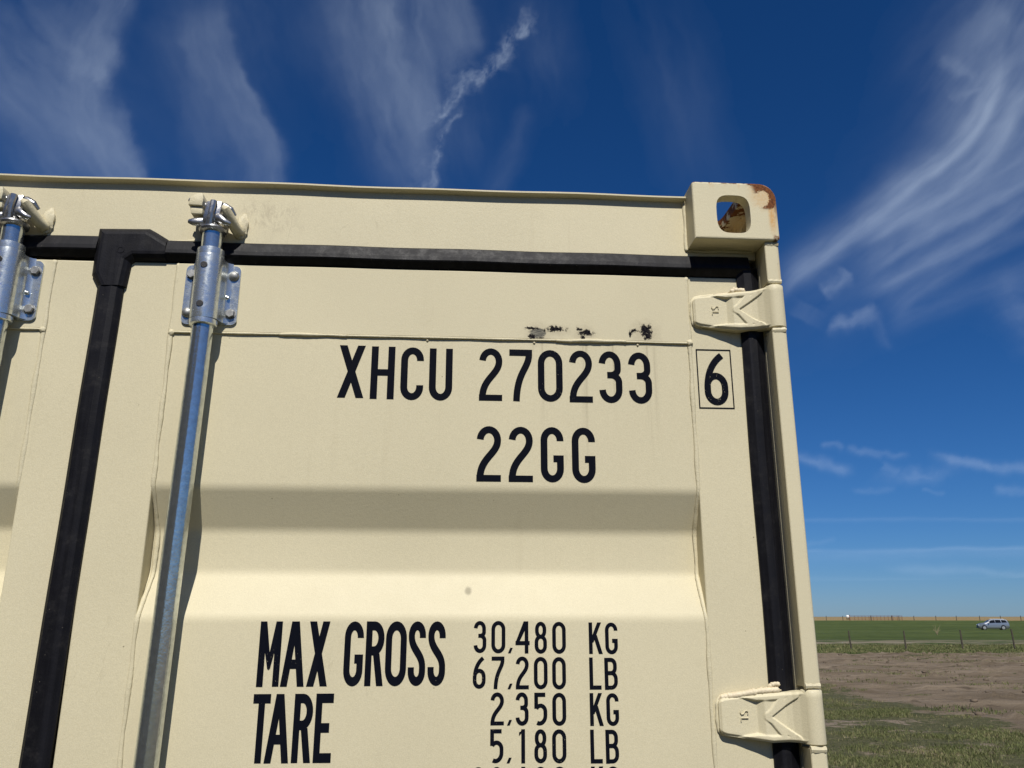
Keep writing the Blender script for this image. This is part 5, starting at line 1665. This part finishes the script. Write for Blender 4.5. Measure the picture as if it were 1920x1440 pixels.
def build_clouds():
    az = np.radians(np.arange(-62, 72, 0.11)); el = np.radians(np.arange(2.2, 58, 0.10))
    A, E = np.meshgrid(az, el)
    # work on the plane tangent to the sky at bearing 4, elevation 16 degrees
    a0, e0 = R(3.9), R(15.85)
    dx, dy, dz = np.cos(E) * np.sin(A - a0), np.cos(E) * np.cos(A - a0), np.sin(E)
    f = dy * cos(e0) + dz * sin(e0)
    U = np.where(f > .15, dx / np.maximum(f, .15), 9); V = np.where(f > .15, (dz * cos(e0) - dy * sin(e0)) / np.maximum(f, .15), 9)
    alpha = np.zeros_like(U)
    wu = 0.010 * fbm(U * 8, V * 8, 3, 61) + 0.0045 * fbm(U * 42, V * 42, 4, 63)
    wv = 0.010 * fbm(U * 8, V * 8, 3, 71) + 0.0045 * fbm(U * 42, V * 42, 4, 73)
    for kind, pts, wl, wr, dens, fa, fc, turb in CLOUDS:
        seed = int(abs(pts[0][0] * 977 + pts[0][1] * 131)) + 3
        u, v = U + wu * turb, V + wv * turb
        if kind == 'r':
            C = catmull(pts)
            best = np.full(U.shape, 1e9); al = np.zeros(U.shape); sg = np.zeros(U.shape)
            lens = np.concatenate([[0], np.cumsum(np.hypot(*np.diff(C, axis=0).T))])
            m = (u > C[:, 0].min() - 3 * max(wl, wr)) & (u < C[:, 0].max() + 3 * max(wl, wr)) & (v > C[:, 1].min() - 3 * max(wl, wr)) & (v < C[:, 1].max() + 3 * max(wl, wr))
            um, vm = u[m], v[m]
            b = np.full(um.shape, 1e9); aa = np.zeros(um.shape); ss_ = np.zeros(um.shape)
            for i in range(len(C) - 1):
                d = C[i + 1] - C[i]; L = np.hypot(*d) + 1e-9
                px, py = um - C[i, 0], vm - C[i, 1]
                t = np.clip((px * d[0] + py * d[1]) / L ** 2, 0, 1)
                q = np.hypot(px - t * d[0], py - t * d[1])
                better = q < b
                b = np.where(better, q, b)
                aa = np.where(better, lens[i] + t * L, aa)
                ss_ = np.where(better, np.sign(d[0] * py - d[1] * px), ss_)
            s = b * ss_
            T = aa / lens[-1]
            wob = 1 + 0.3 * fbm(aa * 9, np.zeros_like(aa), 3, seed)
            tl, tr = wl * wob, wr * wob
            prof = np.where(s > 0, np.exp(-(s / tl) ** 2 * 1.2), np.exp(-(s / tr) ** 2 * 1.2))
            ends = np.clip(T / .18, 0, 1) * np.clip((1 - T) / .18, 0, 1)
            ends = ends * ends * (3 - 2 * ends)
            fib = 0.50 + 0.24 * fbm(aa * fa, s * fc, 5, seed) + 0.16 * fbm(aa * fa * 4, s * fc * 3, 3, seed + 5)
            if turb > 2:      # torn, flocculent filament
                fl = fbm(um * 60 + vm * 20, vm * 34 - um * 12, 5, seed + 9, 0.72)
                fib = fib * np.clip(0.75 + 1.1 * fl, 0.05, 1.6)
            alpha[m] = 1 - (1 - alpha[m]) * (1 - np.clip(dens * prof * ends * np.clip(fib, 0.05, 1.6), 0, .95))
        else:   # soft patch: centre, axes wl, wr, turned by pts[1][0] degrees
            (cu, cv), (ang, _) = pts
            c, s0 = cos(R(ang)), sin(R(ang))
            p, q = (u - cu) * c + (v - cv) * s0, -(u - cu) * s0 + (v - cv) * c
            r2 = (p / wl) ** 2 + (q / wr) ** 2
            fib = 0.42 + 0.45 * fbm(p * fa, q * fc, 5, seed) + 0.14 * fbm(p * fa * 4, q * fc * 4, 3, seed + 5)
            alpha = 1 - (1 - alpha) * (1 - np.clip(dens * np.exp(-r2 * 1.1) * np.clip(fib, 0, 1.6), 0, .95))
    H = 9000.0
    dist = H / np.tan(E)
    X, Y = dist * np.sin(A), dist * np.cos(A)
    n, m = X.shape
    keepv = alpha > 0.002
    idx = np.arange(n * m).reshape(n, m)
    kf = keepv[:-1, :-1] | keepv[:-1, 1:] | keepv[1:, 1:] | keepv[1:, :-1]
    fcs = np.stack([idx[:-1, :-1][kf], idx[:-1, 1:][kf], idx[1:, 1:][kf], idx[1:, :-1][kf]], 1)
    used, inv = np.unique(fcs.ravel(), return_inverse=True)
    v = np.stack([X.ravel(), Y.ravel(), np.full(n * m, H)], 1)[used]
    al = alpha.ravel()[used]
    fcs = inv.reshape(-1, 4)
    me = bpy.data.meshes.new("cirrus_cloud")
    me.vertices.add(len(v)); me.vertices.foreach_set('co', v.ravel())
    me.loops.add(fcs.size); me.loops.foreach_set('vertex_index', fcs.ravel())
    me.polygons.add(len(fcs)); me.polygons.foreach_set('loop_start', np.arange(len(fcs)) * 4)
    me.update(calc_edges=True)
    at = me.attributes.new("cover", 'FLOAT', 'POINT')
    at.data.foreach_set('value', al.astype(np.float32))
    nt = NT("cirrus")
    an = nt.node('ShaderNodeAttribute', {'attribute_name': 'cover'})
    tr = nt.node('ShaderNodeBsdfTransparent')
    tl = nt.node('ShaderNodeBsdfTranslucent', Color=(0.64, 0.75, 0.84))
    mx = nt.node('ShaderNodeMixShader')
    nt.put(mx, 0, an.outputs['Fac'])
    nt.t.links.new(tr.outputs[0], mx.inputs[1]); nt.t.links.new(tl.outputs[0], mx.inputs[2])
    nt.t.links.new(mx.outputs[0], nt.out.inputs['Surface'])
    o = link("cirrus_cloud", me, nt.mat, None, True)
    tag(o, "thin white cirrus clouds streaking across the deep blue sky", "clouds", None, 'stuff')
build_clouds()
